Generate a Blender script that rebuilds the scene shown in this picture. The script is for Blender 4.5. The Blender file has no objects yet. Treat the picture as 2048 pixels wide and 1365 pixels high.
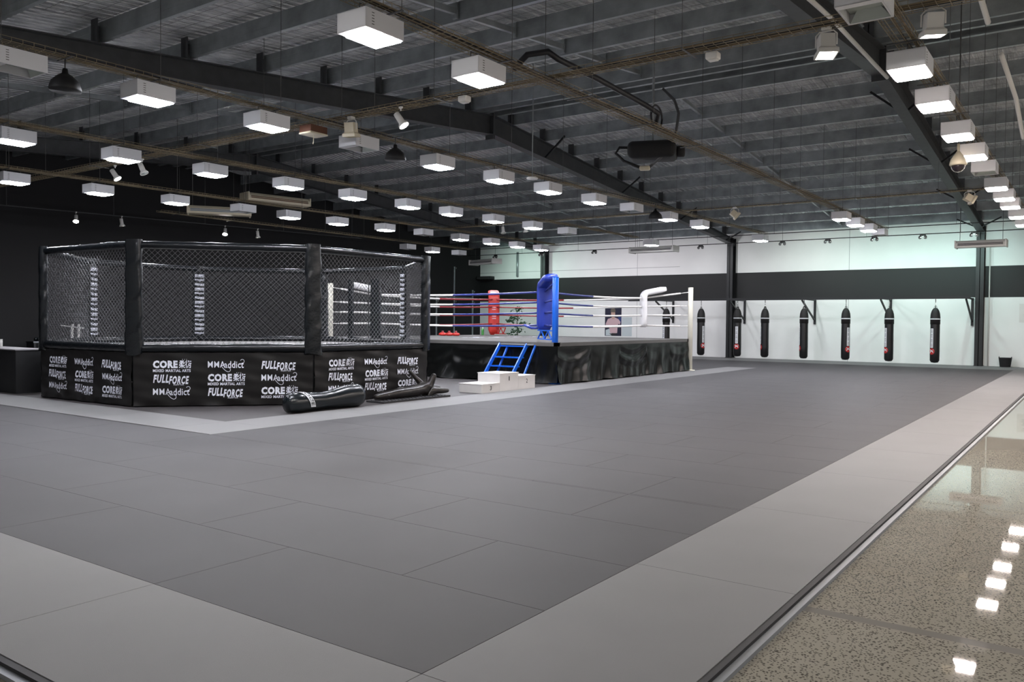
import bpy, math, random
from math import sin, cos, pi, radians, sqrt, atan2, hypot
from mathutils import Vector, Matrix
random.seed(7)
S = bpy.context.scene
COL = S.collection

# ------------------------------------------------------------------ camera
YAW, PIT, ROL, FPX = radians(35.326), radians(1.364), radians(0.489), 1656.6
fw = Vector((-sin(YAW)*cos(PIT), cos(YAW)*cos(PIT), -sin(PIT)))
r0 = Vector((cos(YAW), sin(YAW), 0)); u0 = r0.cross(fw)
rt = cos(ROL)*r0 + sin(ROL)*u0; up = -sin(ROL)*r0 + cos(ROL)*u0
cd = bpy.data.cameras.new('camera'); cam = bpy.data.objects.new('camera', cd); COL.objects.link(cam)
cam.matrix_world = Matrix(((rt.x, up.x, -fw.x, 0), (rt.y, up.y, -fw.y, 0), (rt.z, up.z, -fw.z, 1.6), (0, 0, 0, 1)))
cd.sensor_width = 36; cd.lens = FPX/2048*36; cd.clip_start = 0.05; cd.clip_end = 200
S.camera = cam
# ------------------------------------------------------------------ world, exposure
w = bpy.data.worlds.new('world'); S.world = w; w.use_nodes = True
w.node_tree.nodes['Background'].inputs[0].default_value = (0.55, 0.6, 0.7, 1)
w.node_tree.nodes['Background'].inputs[1].default_value = 0.02
S.view_settings.view_transform = 'Standard'; S.view_settings.look = 'None'
S.view_settings.gamma = 1; S.view_settings.use_curve_mapping = False
S.view_settings.exposure = 0.1
LAMP = 170.0            # radiance of a high bay diffuser
SPOT = 180.0

# ------------------------------------------------------------------ materials
def nt(name):
    m = bpy.data.materials.new(name); m.use_nodes = True
    return m, m.node_tree, m.node_tree.nodes['Principled BSDF']
def mat(name, col, rough=0.5, metal=0.0, bump=0.0, bscale=20.0, var=0.0, vscale=5.0, spec=None, coat=0.0):
    m, t, b = nt(name)
    b.inputs['Base Color'].default_value = (*col, 1); b.inputs['Roughness'].default_value = rough
    b.inputs['Metallic'].default_value = metal
    if spec is not None: b.inputs['Specular IOR Level'].default_value = spec
    if coat: b.inputs['Coat Weight'].default_value = coat
    tc = t.nodes.new('ShaderNodeTexCoord')
    if bump:
        n = t.nodes.new('ShaderNodeTexNoise'); n.inputs['Scale'].default_value = bscale; n.inputs['Detail'].default_value = 5
        t.links.new(tc.outputs['Object'], n.inputs['Vector'])
        bp = t.nodes.new('ShaderNodeBump'); bp.inputs['Strength'].default_value = bump; bp.inputs['Distance'].default_value = 0.02
        t.links.new(n.outputs['Fac'], bp.inputs['Height']); t.links.new(bp.outputs['Normal'], b.inputs['Normal'])
    if var:
        n = t.nodes.new('ShaderNodeTexNoise'); n.inputs['Scale'].default_value = vscale; n.inputs['Detail'].default_value = 6
        t.links.new(tc.outputs['Object'], n.inputs['Vector'])
        r = t.nodes.new('ShaderNodeValToRGB')
        r.color_ramp.elements[0].position = .3; r.color_ramp.elements[1].position = .7
        r.color_ramp.elements[0].color = (*[c*(1-var) for c in col], 1); r.color_ramp.elements[1].color = (*[min(1, c*(1+var)) for c in col], 1)
        t.links.new(n.outputs['Fac'], r.inputs['Fac']); t.links.new(r.outputs['Color'], b.inputs['Base Color'])
    return m
def emis(name, col, s, base=0.8):
    m, t, b = nt(name)
    b.inputs['Base Color'].default_value = (base, base, base, 1)
    b.inputs['Emission Color'].default_value = (*col, 1); b.inputs['Emission Strength'].default_value = s
    return m
M = {}
M['mat_dark'] = mat('mat_dark', (.072, .070, .072), .60, bump=.12, bscale=260, var=.05, vscale=1.3, spec=.18)
M['mat_light'] = mat('mat_light', (.21, .208, .21), .62, bump=.12, bscale=260, var=.03, vscale=1.5, spec=.18)
M['rubber'] = mat('rubber', (.02, .02, .022), .7)
M['edge_metal'] = mat('edge_metal', (.26, .28, .30), .5, .3)
M['black_paint'] = mat('black_paint', (.004, .0042, .0048), .6, var=.15)
M['wall_black'] = mat('wall_black', (.0045, .0045, .0055), .75, var=.2, vscale=.6)
M['steel_black'] = mat('steel_black', (.008, .0085, .01), .5, var=.2, vscale=1.0)
M['galv'] = mat('galv', (.34, .37, .385), .33, .5, bump=.05, bscale=6, var=.25, vscale=2.5)
M['tray'] = mat('tray', (.30, .25, .16), .5, .5, var=.3, vscale=3)
M['rod'] = mat('rod', (.12, .12, .12), .4, .6)
M['cable_black'] = mat('cable_black', (.01, .01, .014), .5)
M['cable_tan'] = mat('cable_tan', (.16, .12, .07), .6)
M['lamp_box'] = mat('lamp_box', (.74, .75, .78), .4)
M['rafter_paint'] = mat('rafter_paint', (.05, .053, .057), .5, var=.15)
M['lamp_slot'] = mat('lamp_slot', (.05, .05, .05), .6)
M['lamp_off'] = mat('lamp_off', (.45, .5, .47), .25, .2)
M['white_plastic'] = mat('white_plastic', (.72, .71, .68), .4)
M['cream_plastic'] = mat('cream_plastic', (.62, .56, .42), .45)
M['grey_grille'] = mat('grey_grille', (.18, .24, .30), .5)
M['dark_grille'] = mat('dark_grille', (.03, .03, .03), .5)
M['vinyl'] = mat('vinyl', (.005, .0065, .008), .26, bump=.6, bscale=6, spec=.35)
M['vinyl_skirt'] = mat('vinyl_skirt', (.009, .0082, .008), .38, bump=.2, bscale=5, spec=.3)
M['ring_skirt'] = mat('ring_skirt', (.0045, .005, .0048), .26, bump=.12, bscale=9, spec=.3)
M['wire'] = mat('wire', (.09, .09, .095), .35, .5)
M['canvas'] = mat('canvas', (.10, .097, .092), .8, bump=.1, bscale=80, var=.12, vscale=1.5)
M['deck'] = mat('deck', (.20, .195, .19), .7, bump=.1, bscale=60)
M['print_white'] = mat('print_white', (.72, .74, .82), .5)
M['white_paint'] = mat('white_paint', (.72, .70, .68), .45, var=.03)
M['white_post'] = mat('white_post', (.72, .70, .60), .35)
M['white_vinyl'] = mat('white_vinyl', (.74, .73, .74), .35, bump=.2, bscale=8)
M['rope_white'] = mat('rope_white', (.72, .70, .68), .5)
M['rope_blue'] = mat('rope_blue', (.02, .03, .19), .4)
M['rope_red'] = mat('rope_red', (.25, .02, .028), .45)
M['blue_metal'] = mat('blue_metal', (.01, .12, .62), .3)
M['blue_vinyl'] = mat('blue_vinyl', (.02, .045, .34), .35, bump=.25, bscale=8)
M['red_vinyl'] = mat('red_vinyl', (.50, .028, .022), .4, bump=.15, bscale=8)
M['chrome'] = mat('chrome', (.7, .7, .7), .2, 1)
M['leather'] = mat('leather', (.003, .006, .008), .25, bump=.25, bscale=5, spec=.5)
M['brown_leather'] = mat('brown_leather', (.012, .0095, .008), .3, bump=.3, bscale=9)
M['bag_black'] = mat('bag_black', (.004, .004, .005), .4, bump=.2, bscale=6)
M['bag_cover'] = mat('bag_cover', (.012, .011, .011), .6)
M['reflect'] = mat('reflect', (.7, .72, .75), .4)
M['logo_red'] = mat('logo_red', (.45, .02, .02), .4)
M['ink'] = mat('ink', (.02, .02, .02), .6)
M['brown_box'] = mat('brown_box', (.10, .035, .015), .6)
M['green'] = mat('green', (.08, .35, .08), .4)
M['leaf'] = mat('leaf', (.03, .09, .04), .6)
M['skin'] = mat('skin', (.50, .33, .27), .6)
M['hair'] = mat('hair', (.12, .10, .08), .7)
M['poster_dark'] = mat('poster_dark', (.012, .012, .035), .6)
M['poster_blue'] = mat('poster_blue', (.02, .04, .16), .6)
M['pink'] = mat('pink', (.58, .40, .43), .7)
M['pale_panel'] = mat('pale_panel', (.52, .58, .60), .6)
M['glass_dark'] = mat('glass_dark', (.02, .015, .02), .08)
WARM, COOL, NEUT = (1, .87, .81), (.91, .92, 1.0), (1, .95, .92)
M['lens_warm'] = emis('lens_warm', WARM, LAMP); M['lens_cool'] = emis('lens_cool', COOL, LAMP); M['lens_neutral'] = emis('lens_neutral', NEUT, LAMP)
M['lens_spot'] = emis('lens_spot', (1, .96, .9), SPOT); M['lens_spot_dim'] = emis('lens_spot_dim', (1, .97, .93), 30)

def mat_wall_back():
    m, t, b = nt('wall_back_paint'); L = t.links
    tc = t.nodes.new('ShaderNodeTexCoord'); sp = t.nodes.new('ShaderNodeSeparateXYZ'); L.new(tc.outputs['Object'], sp.inputs[0])
    def cmp(sock, v, op='GREATER_THAN'):
        n = t.nodes.new('ShaderNodeMath'); n.operation = op; L.new(sock, n.inputs[0]); n.inputs[1].default_value = v; return n.outputs[0]
    def mul(a, c):
        n = t.nodes.new('ShaderNodeMath'); n.operation = 'MULTIPLY'; L.new(a, n.inputs[0]); L.new(c, n.inputs[1]); return n.outputs[0]
    z = sp.outputs['Z']
    band = mul(cmp(z, 2.70), cmp(z, 3.93, 'LESS_THAN'))
    # panel joints: thin grey lines
    ofs = t.nodes.new('ShaderNodeMath'); ofs.operation = 'ADD'; L.new(sp.outputs['X'], ofs.inputs[0]); ofs.inputs[1].default_value = 18.87
    md = t.nodes.new('ShaderNodeMath'); md.operation = 'PINGPONG'; L.new(ofs.outputs[0], md.inputs[0]); md.inputs[1].default_value = 5.03
    jx = cmp(md.outputs[0], .012, 'LESS_THAN')
    jz = mul(mul(cmp(z, 4.30), cmp(z, 4.325, 'LESS_THAN')), cmp(sp.outputs['X'], -16.6, 'LESS_THAN'))
    jm = t.nodes.new('ShaderNodeMath'); jm.operation = 'MAXIMUM'; L.new(jx, jm.inputs[0]); L.new(jz, jm.inputs[1])
    nz = t.nodes.new('ShaderNodeTexNoise'); nz.inputs['Scale'].default_value = 1.2; nz.inputs['Detail'].default_value = 7; L.new(tc.outputs['Object'], nz.inputs['Vector'])
    rp = t.nodes.new('ShaderNodeValToRGB'); rp.color_ramp.elements[0].color = (.76, .76, .75, 1); rp.color_ramp.elements[1].color = (.86, .86, .85, 1)
    L.new(nz.outputs['Fac'], rp.inputs['Fac'])
    a = t.nodes.new('ShaderNodeMix'); a.data_type = 'RGBA'; L.new(jm.outputs[0], a.inputs[0]); L.new(rp.outputs['Color'], a.inputs[6]); a.inputs[7].default_value = (.42, .42, .42, 1)
    c = t.nodes.new('ShaderNodeMix'); c.data_type = 'RGBA'; L.new(band, c.inputs[0]); L.new(a.outputs[2], c.inputs[6]); c.inputs[7].default_value = (.0055, .0058, .0063, 1)
    L.new(c.outputs[2], b.inputs['Base Color']); b.inputs['Roughness'].default_value = .6
    return m
M['wall_back'] = mat_wall_back()
def mat_terrazzo():
    m, t, b = nt('polished_concrete'); L = t.links
    tc = t.nodes.new('ShaderNodeTexCoord'); sp = t.nodes.new('ShaderNodeSeparateXYZ'); L.new(tc.outputs['Object'], sp.inputs[0])
    v = t.nodes.new('ShaderNodeTexVoronoi'); v.inputs['Scale'].default_value = 62; L.new(tc.outputs['Object'], v.inputs['Vector'])
    n = t.nodes.new('ShaderNodeTexNoise'); n.inputs['Scale'].default_value = 40; n.inputs['Detail'].default_value = 3; L.new(tc.outputs['Object'], n.inputs['Vector'])
    chip = t.nodes.new('ShaderNodeMath'); chip.operation = 'ADD'; L.new(v.outputs['Distance'], chip.inputs[0])
    sc = t.nodes.new('ShaderNodeMath'); sc.operation = 'MULTIPLY'; L.new(n.outputs['Fac'], sc.inputs[0]); sc.inputs[1].default_value = .7; L.new(sc.outputs[0], chip.inputs[1])
    r = t.nodes.new('ShaderNodeValToRGB'); e = r.color_ramp.elements
    e[0].position = .63; e[0].color = (.115, .107, .092, 1); e[1].position = .75; e[1].color = (.40, .375, .325, 1)
    L.new(chip.outputs[0], r.inputs['Fac'])
    big = t.nodes.new('ShaderNodeTexNoise'); big.inputs['Scale'].default_value = 1.2; L.new(tc.outputs['Object'], big.inputs['Vector'])
    r2 = t.nodes.new('ShaderNodeValToRGB'); r2.color_ramp.elements[0].color = (.78, .76, .72, 1); r2.color_ramp.elements[1].color = (1, .99, .95, 1); L.new(big.outputs['Fac'], r2.inputs['Fac'])
    mx = t.nodes.new('ShaderNodeMix'); mx.data_type = 'RGBA'; mx.blend_type = 'MULTIPLY'; mx.inputs[0].default_value = 1; L.new(r.outputs['Color'], mx.inputs[6]); L.new(r2.outputs['Color'], mx.inputs[7])
    # cement joint band running across the slab
    md = t.nodes.new('ShaderNodeMath'); md.operation = 'ABSOLUTE'; sb = t.nodes.new('ShaderNodeMath'); sb.operation = 'SUBTRACT'
    L.new(sp.outputs['Y'], sb.inputs[0]); sb.inputs[1].default_value = 4.86; pp = t.nodes.new('ShaderNodeMath'); pp.operation = 'PINGPONG'; pp.inputs[1].default_value = 4.6
    L.new(sb.outputs[0], pp.inputs[0]); lt = t.nodes.new('ShaderNodeMath'); lt.operation = 'LESS_THAN'; L.new(pp.outputs[0], lt.inputs[0]); lt.inputs[1].default_value = .045
    m2 = t.nodes.new('ShaderNodeMix'); m2.data_type = 'RGBA'; L.new(lt.outputs[0], m2.inputs[0]); L.new(mx.outputs[2], m2.inputs[6]); m2.inputs[7].default_value = (.25, .23, .205, 1)
    L.new(m2.outputs[2], b.inputs['Base Color']); b.inputs['Roughness'].default_value = .02; b.inputs['Specular IOR Level'].default_value = .5
    bn = t.nodes.new('ShaderNodeTexNoise'); bn.inputs['Scale'].default_value = 3; L.new(tc.outputs['Object'], bn.inputs['Vector'])
    bp = t.nodes.new('ShaderNodeBump'); bp.inputs['Strength'].default_value = .002; bp.inputs['Distance'].default_value = .01; L.new(bn.outputs['Fac'], bp.inputs['Height']); L.new(bp.outputs['Normal'], b.inputs['Normal'])
    return m
M['terrazzo'] = mat_terrazzo()
def mat_roof():
    m, t, b = nt('roof_foil'); L = t.links
    tc = t.nodes.new('ShaderNodeTexCoord')
    n = t.nodes.new('ShaderNodeTexNoise'); n.inputs['Scale'].default_value = 2.2; n.inputs['Detail'].default_value = 8; L.new(tc.outputs['Object'], n.inputs['Vector'])
    r = t.nodes.new('ShaderNodeValToRGB'); r.color_ramp.elements[0].color = (.60, .63, .65, 1); r.color_ramp.elements[1].color = (.92, .94, .95, 1)
    r.color_ramp.elements[0].position = .35; r.color_ramp.elements[1].position = .65; L.new(n.outputs['Fac'], r.inputs['Fac'])
    L.new(r.outputs['Color'], b.inputs['Base Color'])
    b.inputs['Metallic'].default_value = .5; b.inputs['Roughness'].default_value = .26
    mp = t.nodes.new('ShaderNodeMapping'); mp.inputs['Scale'].default_value = (9, 3, 1); L.new(tc.outputs['Object'], mp.inputs['Vector'])
    n2 = t.nodes.new('ShaderNodeTexNoise'); n2.inputs['Scale'].default_value = 1.5; n2.inputs['Detail'].default_value = 6; L.new(mp.outputs[0], n2.inputs['Vector'])
    bp = t.nodes.new('ShaderNodeBump'); bp.inputs['Strength'].default_value = 1.0; bp.inputs['Distance'].default_value = .09
    L.new(n2.outputs['Fac'], bp.inputs['Height']); L.new(bp.outputs['Normal'], b.inputs['Normal'])
    return m
M['roof'] = mat_roof()

# ------------------------------------------------------------------ mesh helpers
class MB:
    def __init__(s, off=(0, 0, 0)):
        s.v = []; s.f = []; s.mi = []; s.sm = []; s.o = Vector(off); s.cur = 0; s.smooth = False
    def add(s, vs, fs, smooth=None):
        b = len(s.v); s.v += [tuple(Vector(p)-s.o) for p in vs]
        for f in fs: s.f.append([i+b for i in f]); s.mi.append(s.cur); s.sm.append(s.smooth if smooth is None else smooth)
        return s
    def box(s, a, b):
        x0, y0, z0 = a; x1, y1, z1 = b
        return s.add([(x0, y0, z0), (x1, y0, z0), (x1, y1, z0), (x0, y1, z0), (x0, y0, z1), (x1, y0, z1), (x1, y1, z1), (x0, y1, z1)],
              [(0, 3, 2, 1), (4, 5, 6, 7), (0, 1, 5, 4), (1, 2, 6, 5), (2, 3, 7, 6), (3, 0, 4, 7)])
    def rbox(s, c, size, r=.02, seg=3, mtx=None):
        # box with rounded edges along all sides (superellipsoid-like chamfer grid)
        hx, hy, hz = [q/2 for q in size]; r = min(r, hx, hy, hz)
        vs = []; n = seg
        prof = []
        for sx, sy, a0 in ((1, 1, 0), (-1, 1, pi/2), (-1, -1, pi), (1, -1, 3*pi/2)):
            for k in range(n+1):
                a = a0+pi/2*k/n; prof.append((sx*(hx-r), sy*(hy-r), cos(a), sin(a)))
        rings = []
        for k in range(n+1):
            a = -pi/2+pi/2*k/n; rings.append((-hz+r+sin(a)*r, cos(a)*r))
        for k in range(n+1):
            a = pi/2*k/n; rings.append((hz-r+sin(a)*r, cos(a)*r))
        m = len(prof)
        for z, rr in rings:
            for (px, py, ca, sa) in prof: vs.append(Vector((px+ca*rr, py+sa*rr, z)))
        fs = []
        for i in range(len(rings)-1):
            for j in range(m):
                a = i*m+j; b_ = i*m+(j+1) % m; fs.append((a, b_, b_+m, a+m))
        fs.append(tuple(range(m-1, -1, -1))); fs.append(tuple((len(rings)-1)*m+j for j in range(m)))
        T = Matrix.Translation(c) @ (mtx or Matrix())
        return s.add([T @ v for v in vs], fs, True)
    def bar(s, p, q, wd, ht, upv=(0, 0, 1)):
        p = Vector(p); q = Vector(q); d = (q-p).normalized(); u = Vector(upv)
        sd = d.cross(u)
        if sd.length < 1e-4: sd = d.cross(Vector((0, 1, 0)))
        sd.normalize(); u = sd.cross(d)
        vs = []
        for e in (p, q):
            for a, b in ((-1, -1), (1, -1), (1, 1), (-1, 1)): vs.append(e+sd*(a*wd/2)+u*(b*ht/2))
        return s.add(vs, [(0, 1, 2, 3), (7, 6, 5, 4), (0, 4, 5, 1), (1, 5, 6, 2), (2, 6, 7, 3), (3, 7, 4, 0)], False)
    def tube(s, pts, r, n=8, cap=True, closed=False, smooth=True, rs=None):
        pts = [Vector(p) for p in pts]; N = len(pts); rs = rs or [r]*N
        vs = []; prev = None
        for i, p in enumerate(pts):
            if closed: d = pts[(i+1) % N]-pts[i-1]
            else: d = pts[min(i+1, N-1)]-pts[max(i-1, 0)]
            d.normalize()
            if prev is None:
                a = Vector((0, 0, 1)) if abs(d.z) < .9 else Vector((1, 0, 0)); sd = d.cross(a).normalized()
            else:
                sd = prev-d*prev.dot(d); sd.normalize()
            prev = sd; u = d.cross(sd)
            for k in range(n):
                a = 2*pi*k/n; vs.append(p+(sd*cos(a)+u*sin(a))*rs[i])
        fs = []
        for i in range(N if closed else N-1):
            for k in range(n):
                a = i*n+k; b = i*n+(k+1) % n; c = ((i+1) % N)*n+(k+1) % n; d = ((i+1) % N)*n+k
                fs.append((a, b, c, d))
        if cap and not closed: fs.append(tuple(range(n-1, -1, -1))); fs.append(tuple((N-1)*n+k for k in range(n)))
        return s.add(vs, fs, smooth)
    def lathe(s, prof, n=20, c=(0, 0, 0), mtx=None, sx=1, sy=1):
        vs = []; T = Matrix.Translation(c) @ (mtx or Matrix())
        for r, z in prof:
            for k in range(n):
                a = 2*pi*k/n; vs.append(T @ Vector((r*cos(a)*sx, r*sin(a)*sy, z)))
        fs = []
        for i in range(len(prof)-1):
            for k in range(n):
                a = i*n+k; b = i*n+(k+1) % n; fs.append((a, b, b+n, a+n))
        fs.append(tuple(range(n-1, -1, -1))); fs.append(tuple((len(prof)-1)*n+k for k in range(n)))
        return s.add(vs, fs, True)
    def grid(s, fn, nu, nv, smooth=True):
        vs = [fn(i/nu, j/nv) for j in range(nv+1) for i in range(nu+1)]
        fs = [(j*(nu+1)+i, j*(nu+1)+i+1, (j+1)*(nu+1)+i+1, (j+1)*(nu+1)+i) for j in range(nv) for i in range(nu)]
        return s.add(vs, fs, smooth)
    def sheet(s, fn, nu, nv, th):
        # a grid with thickness th along +normal approx: fn(u,v,t) with t in (0,1)
        s.grid(lambda u, v: fn(u, v, 1), nu, nv); s.grid(lambda u, v: fn(1-u, v, 0), nu, nv)
        s.grid(lambda u, v: fn(0, v, u), 1, nv, False); s.grid(lambda u, v: fn(1, v, 1-u), 1, nv, False)
        s.grid(lambda u, v: fn(u, 0, v), nu, 1, False); s.grid(lambda u, v: fn(u, 1, 1-v), nu, 1, False)
        return s
    def mesh(s, name, mats):
        me = bpy.data.meshes.new(name); me.from_pydata(s.v, [], s.f)
        for m in (mats if isinstance(mats, (list, tuple)) else [mats]): me.materials.append(M[m] if isinstance(m, str) else m)
        me.polygons.foreach_set('material_index', s.mi); me.polygons.foreach_set('use_smooth', s.sm); me.update()
        return me
    def build(s, name, mats, parent=None):
        o = bpy.data.objects.new(name, s.mesh(name, mats)); COL.objects.link(o)
        if parent: o.parent = parent
        return o
def tag(o, label=None, cat=None, group=None, kind=None):
    if label: o['label'] = label
    if cat: o['category'] = cat
    if group: o['group'] = group
    if kind: o['kind'] = kind
    return o
def thing(name, label, cat, loc=(0, 0, 0), rz=0, group=None):
    o = bpy.data.objects.new(name, None); COL.objects.link(o); o.location = loc; o.rotation_euler = (0, 0, rz)
    o.empty_display_size = .1
    return tag(o, label, cat, group)
def struct(name, mb, mats): return tag(mb.build(name, mats), kind='structure')
def dup(root, loc, rz, label, group=None, name=None):
    r = root.copy(); COL.objects.link(r); r.location = loc; r.rotation_euler = (0, 0, rz); r['label'] = label
    if group: r['group'] = group
    for ch in list(root.children):
        c = ch.copy(); COL.objects.link(c); c.parent = r
        for g in ch.children:
            d = g.copy(); COL.objects.link(d); d.parent = c
    return r
def text2d(s, size=1.0, bold=0.0, shear=0.0, sx=1.0, align='LEFT', space=1.0):
    c = bpy.data.curves.new('txt', 'FONT'); c.body = s; c.size = size; c.offset = bold; c.shear = shear; c.align_x = align; c.space_character = space; c.resolution_u = 2
    o = bpy.data.objects.new('txt', c); COL.objects.link(o); bpy.context.view_layer.update()
    me = bpy.data.meshes.new_from_object(o.evaluated_get(bpy.context.evaluated_depsgraph_get()))
    vs = [(v.co.x*sx, v.co.y) for v in me.vertices]; fs = [tuple(p.vertices) for p in me.polygons]
    bpy.data.objects.remove(o); bpy.data.curves.remove(c); bpy.data.meshes.remove(me)
    return vs, fs
def fit2d(vf, x0, y0, w_, h_=None):
    vs, fs = vf
    xs = [v[0] for v in vs]; ys = [v[1] for v in vs]; W = max(xs)-min(xs); H = max(ys)-min(ys)
    kx = w_/W; ky = (h_/H) if h_ else kx
    return [((v[0]-min(xs))*kx+x0, (v[1]-min(ys))*ky+y0) for v in vs], fs
def strip2d(pts, wd):
    vs = []; fs = []
    for i, p in enumerate(pts):
        a = pts[max(i-1, 0)]; b = pts[min(i+1, len(pts)-1)]; dx, dy = b[0]-a[0], b[1]-a[1]; l = hypot(dx, dy) or 1
        k = wd[i]/2 if isinstance(wd, list) else wd/2
        vs += [(p[0]-dy/l*k, p[1]+dx/l*k), (p[0]+dy/l*k, p[1]-dx/l*k)]
    for i in range(len(pts)-1): fs.append((2*i, 2*i+1, 2*i+3, 2*i+2))
    return vs, fs
def join2d(*parts):
    vs = []; fs = []
    for v, f in parts:
        b = len(vs); vs += v; fs += [tuple(i+b for i in q) for q in f]
    return vs, fs
def arc(cx, cy, r, a0, a1, n=14, ry=None): return [(cx+r*cos(radians(a0+(a1-a0)*i/n)), cy+(ry or r)*sin(radians(a0+(a1-a0)*i/n))) for i in range(n+1)]

# ================================================================== SETTING
XL, XR, YF, YB = -28.75, 9.0, -2.2, 37.4
YR = 18.55
def rtop(Y): return 7.33-.098*abs(Y-YR)      # top of rafters
def rbot(Y): return 6.78-.083*abs(Y-YR)
def roofz(Y): return rtop(Y)+.42
FZ = -.045
struct('floor', MB().box((XL-.1, YF-.1, FZ-.2), (XR+.1, YB+.1, FZ)), 'terrazzo')
struct('wall_back', MB().box((XL-.2, YB, FZ), (XR+.2, YB+.2, 6.3)), 'wall_back')
struct('wall_left', MB().box((XL-.2, YF, FZ), (XL, YB, 8)), 'wall_black')
struct('wall_right', MB().box((XR, YF, FZ), (XR+.2, YB, 8)), mat('wall_right_paint', (.78, .78, .76), .7))
struct('wall_front', MB().box((XL-.2, YF-.2, FZ), (XR+.2, YF, 6.2)), mat('wall_front_paint', (.78, .78, .76), .7))

# mats: separate tiles with real seams, one object per zone
G = .0022
def tiles(name, rects, m):
    mb = MB()
    for x0, y0, x1, y1 in rects: mb.box((x0+G, y0+G, FZ), (x1-G, y1-G, 0))
    return struct(name, mb, m)
BX0, BX1 = -2.47, -1.43                         # right border
ML, MW = 2.14, 1.02
rb = []; y = 1.78
rb.append((BX0, 1.78, BX1, 2.80)); y = 2.80
while y < 36.2: rb.append((BX0, y, BX1, min(y+ML, 37.35))); y += ML
tiles('mat_border_right', rb, 'mat_light')
nb = []; x = BX0
while x > -27: nb.append((max(x-ML, -28.7), 1.78, x, 2.80)); x -= ML
tiles('mat_border_front', nb, 'mat_light')
CX, CY = -10.0, 6.92          # corner of the light L band (outer), inner corner is the dark island
CXi, CYi = -11.08, 7.93
dk = []
row = 0; y = 2.80
while y < 34.4:
    y1 = min(y+MW, 34.5)
    x = BX0
    xe = -28.7 if y < CY-.3 else CX
    if y < CY and y1 > CY: y1 = CY
    first = ML if row % 2 == 0 else ML/2
    x1 = x-first
    while x > xe+.02:
        dk.append((max(x1, xe), y, x, y1)); x = max(x1, xe); x1 = x-ML
    y = y1; row += 1
tiles('mat_field', dk, 'mat_dark')
lb = [(CX-1.08, CY, CX, CYi)]
x = CX-1.08
while x > -28.6: lb.append((max(x-ML, -28.7), CY, x, CYi)); x -= ML
y = CYi
while y < 28.9: lb.append((CXi, y, CX, min(y+ML, 29.3))); y += ML
tiles('mat_border_inner', lb, 'mat_light')
fb = []; x = BX0
while x > -28: fb.append((max(x-ML, -28.7), 34.5, x, 35.55)); fb.append((max(x-ML, -28.7), 35.55, x, 37.35)); x -= ML
tiles('mat_border_back', fb, 'mat_light')
# dark island floor under cage and ring, mid grey zone behind the ring
tiles('mat_island', [(-28.7, CYi, CXi, 18.0), (-28.7, 18.0, CXi, 27.6)], mat('island_vinyl', (.055, .05, .05), .6, bump=.1, bscale=150, var=.1))
tiles('mat_rear', [(-28.7, 27.6, CXi, 34.5), (CXi, 29.3, CX, 34.5)], 'mat_dark')
# edge trim of the mats
t = MB(); t.box((BX1, 1.70, FZ), (BX1+.035, YB, -.004)); t.box((-28.7, 1.745, FZ), (BX1+.035, 1.78, -.004)); struct('trim_1', t, 'rubber')
t = MB(); t.box((BX1+.035, 1.66, FZ), (BX1+.075, YB, -.022)); t.box((-28.7, 1.705, FZ), (BX1+.035, 1.745, -.022)); struct('trim_2', t, 'edge_metal')

# corrugated roof lining, two slopes
def roof_profile():
    pts = []; x = XL
    while x < XR:
        pts += [(x, 0), (x+.125, 0), (x+.14, .03), (x+.175, .03), (x+.19, 0)]; x += .19
    return pts
mb = MB(); P = roof_profile(); n = len(P)
for Ya, Yb in ((YF, YR), (YR, YB)):
    vs = [(x, Ya, roofz(Ya)+dz) for x, dz in P]+[(x, Yb, roofz(Yb)+dz) for x, dz in P]
    mb.add(vs, [(i, i+1, n+i+1, n+i) for i in range(n-1)], False)
    mb.add([(XL, Ya, roofz(Ya)+.12), (XR, Ya, roofz(Ya)+.12), (XR, Yb, roofz(Yb)+.12), (XL, Yb, roofz(Yb)+.12)], [(0, 1, 2, 3)])
struct('ceiling', mb, 'roof')
# safety mesh under the lining (bay seen closest)
mb = MB()
for Ya, Yb in ((YF+.1, YR), (YR, YB-.1)):
    x = -14; 
    while x < XR: mb.bar((x, Ya, roofz(Ya)-.02), (x, Yb, roofz(Yb)-.02), .004, .004); x += .3
    Y = Ya
    while Y < Yb: mb.bar((-14, Y, roofz(Y)-.02), (XR, Y, roofz(Y)-.02), .004, .004); Y += .3
o = struct('roof_mesh', mb, 'rod')
# purlins
def purlin(Y, tall=.3, x0=XL, x1=XR, lip=.08, m='galv', flip=1):
    z0 = rtop(Y)+.06; mb = MB(); t_ = .012
    mb.box((x0, Y, z0), (x1, Y+t_, z0+tall)); a = Y if flip > 0 else Y-lip+t_
    mb.box((x0, a, z0-t_), (x1, a+lip, z0)); mb.box((x0, a, z0+tall), (x1, a+lip, z0+tall+t_))
    e = a+lip-t_ if flip > 0 else a
    mb.box((x0, e, z0), (x1, e+t_, z0+.022))
    mb.box((x0, Y-.004, z0+tall*.38), (x1, Y, z0+tall*.42)); mb.box((x0, Y-.004, z0+tall*.62), (x1, Y, z0+tall*.66))
    return struct('purlin', mb, m)
PY = [17.64-1.69*k for k in range(12)]; PY2 = [19.62+1.67*k for k in range(11)]
for Y in PY: purlin(Y)
for Y in PY2: purlin(Y)
purlin(18.25, .36, lip=.1); purlin(18.85, .36, lip=.1, flip=-1)
# bridging between purlins
for bx in (-8.9, -19.0, 1.1):
    mb = MB()
    for L_ in (sorted(PY), PY2):
        for a, b in zip(L_[:-1], L_[1:]):
            mb.box((bx-.03, a+.05, 0), (bx+.03, b-.03, .1)) if False else mb.bar((bx, a+.05, rtop(a)+.2), (bx, b-.03, rtop(b)+.2), .07, .1)
            mb.box((bx-.05, b-.06, rtop(b)+.08), (bx+.05, b-.02, rtop(b)+.34))
    struct('purlin_bridging', mb, 'galv')
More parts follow.
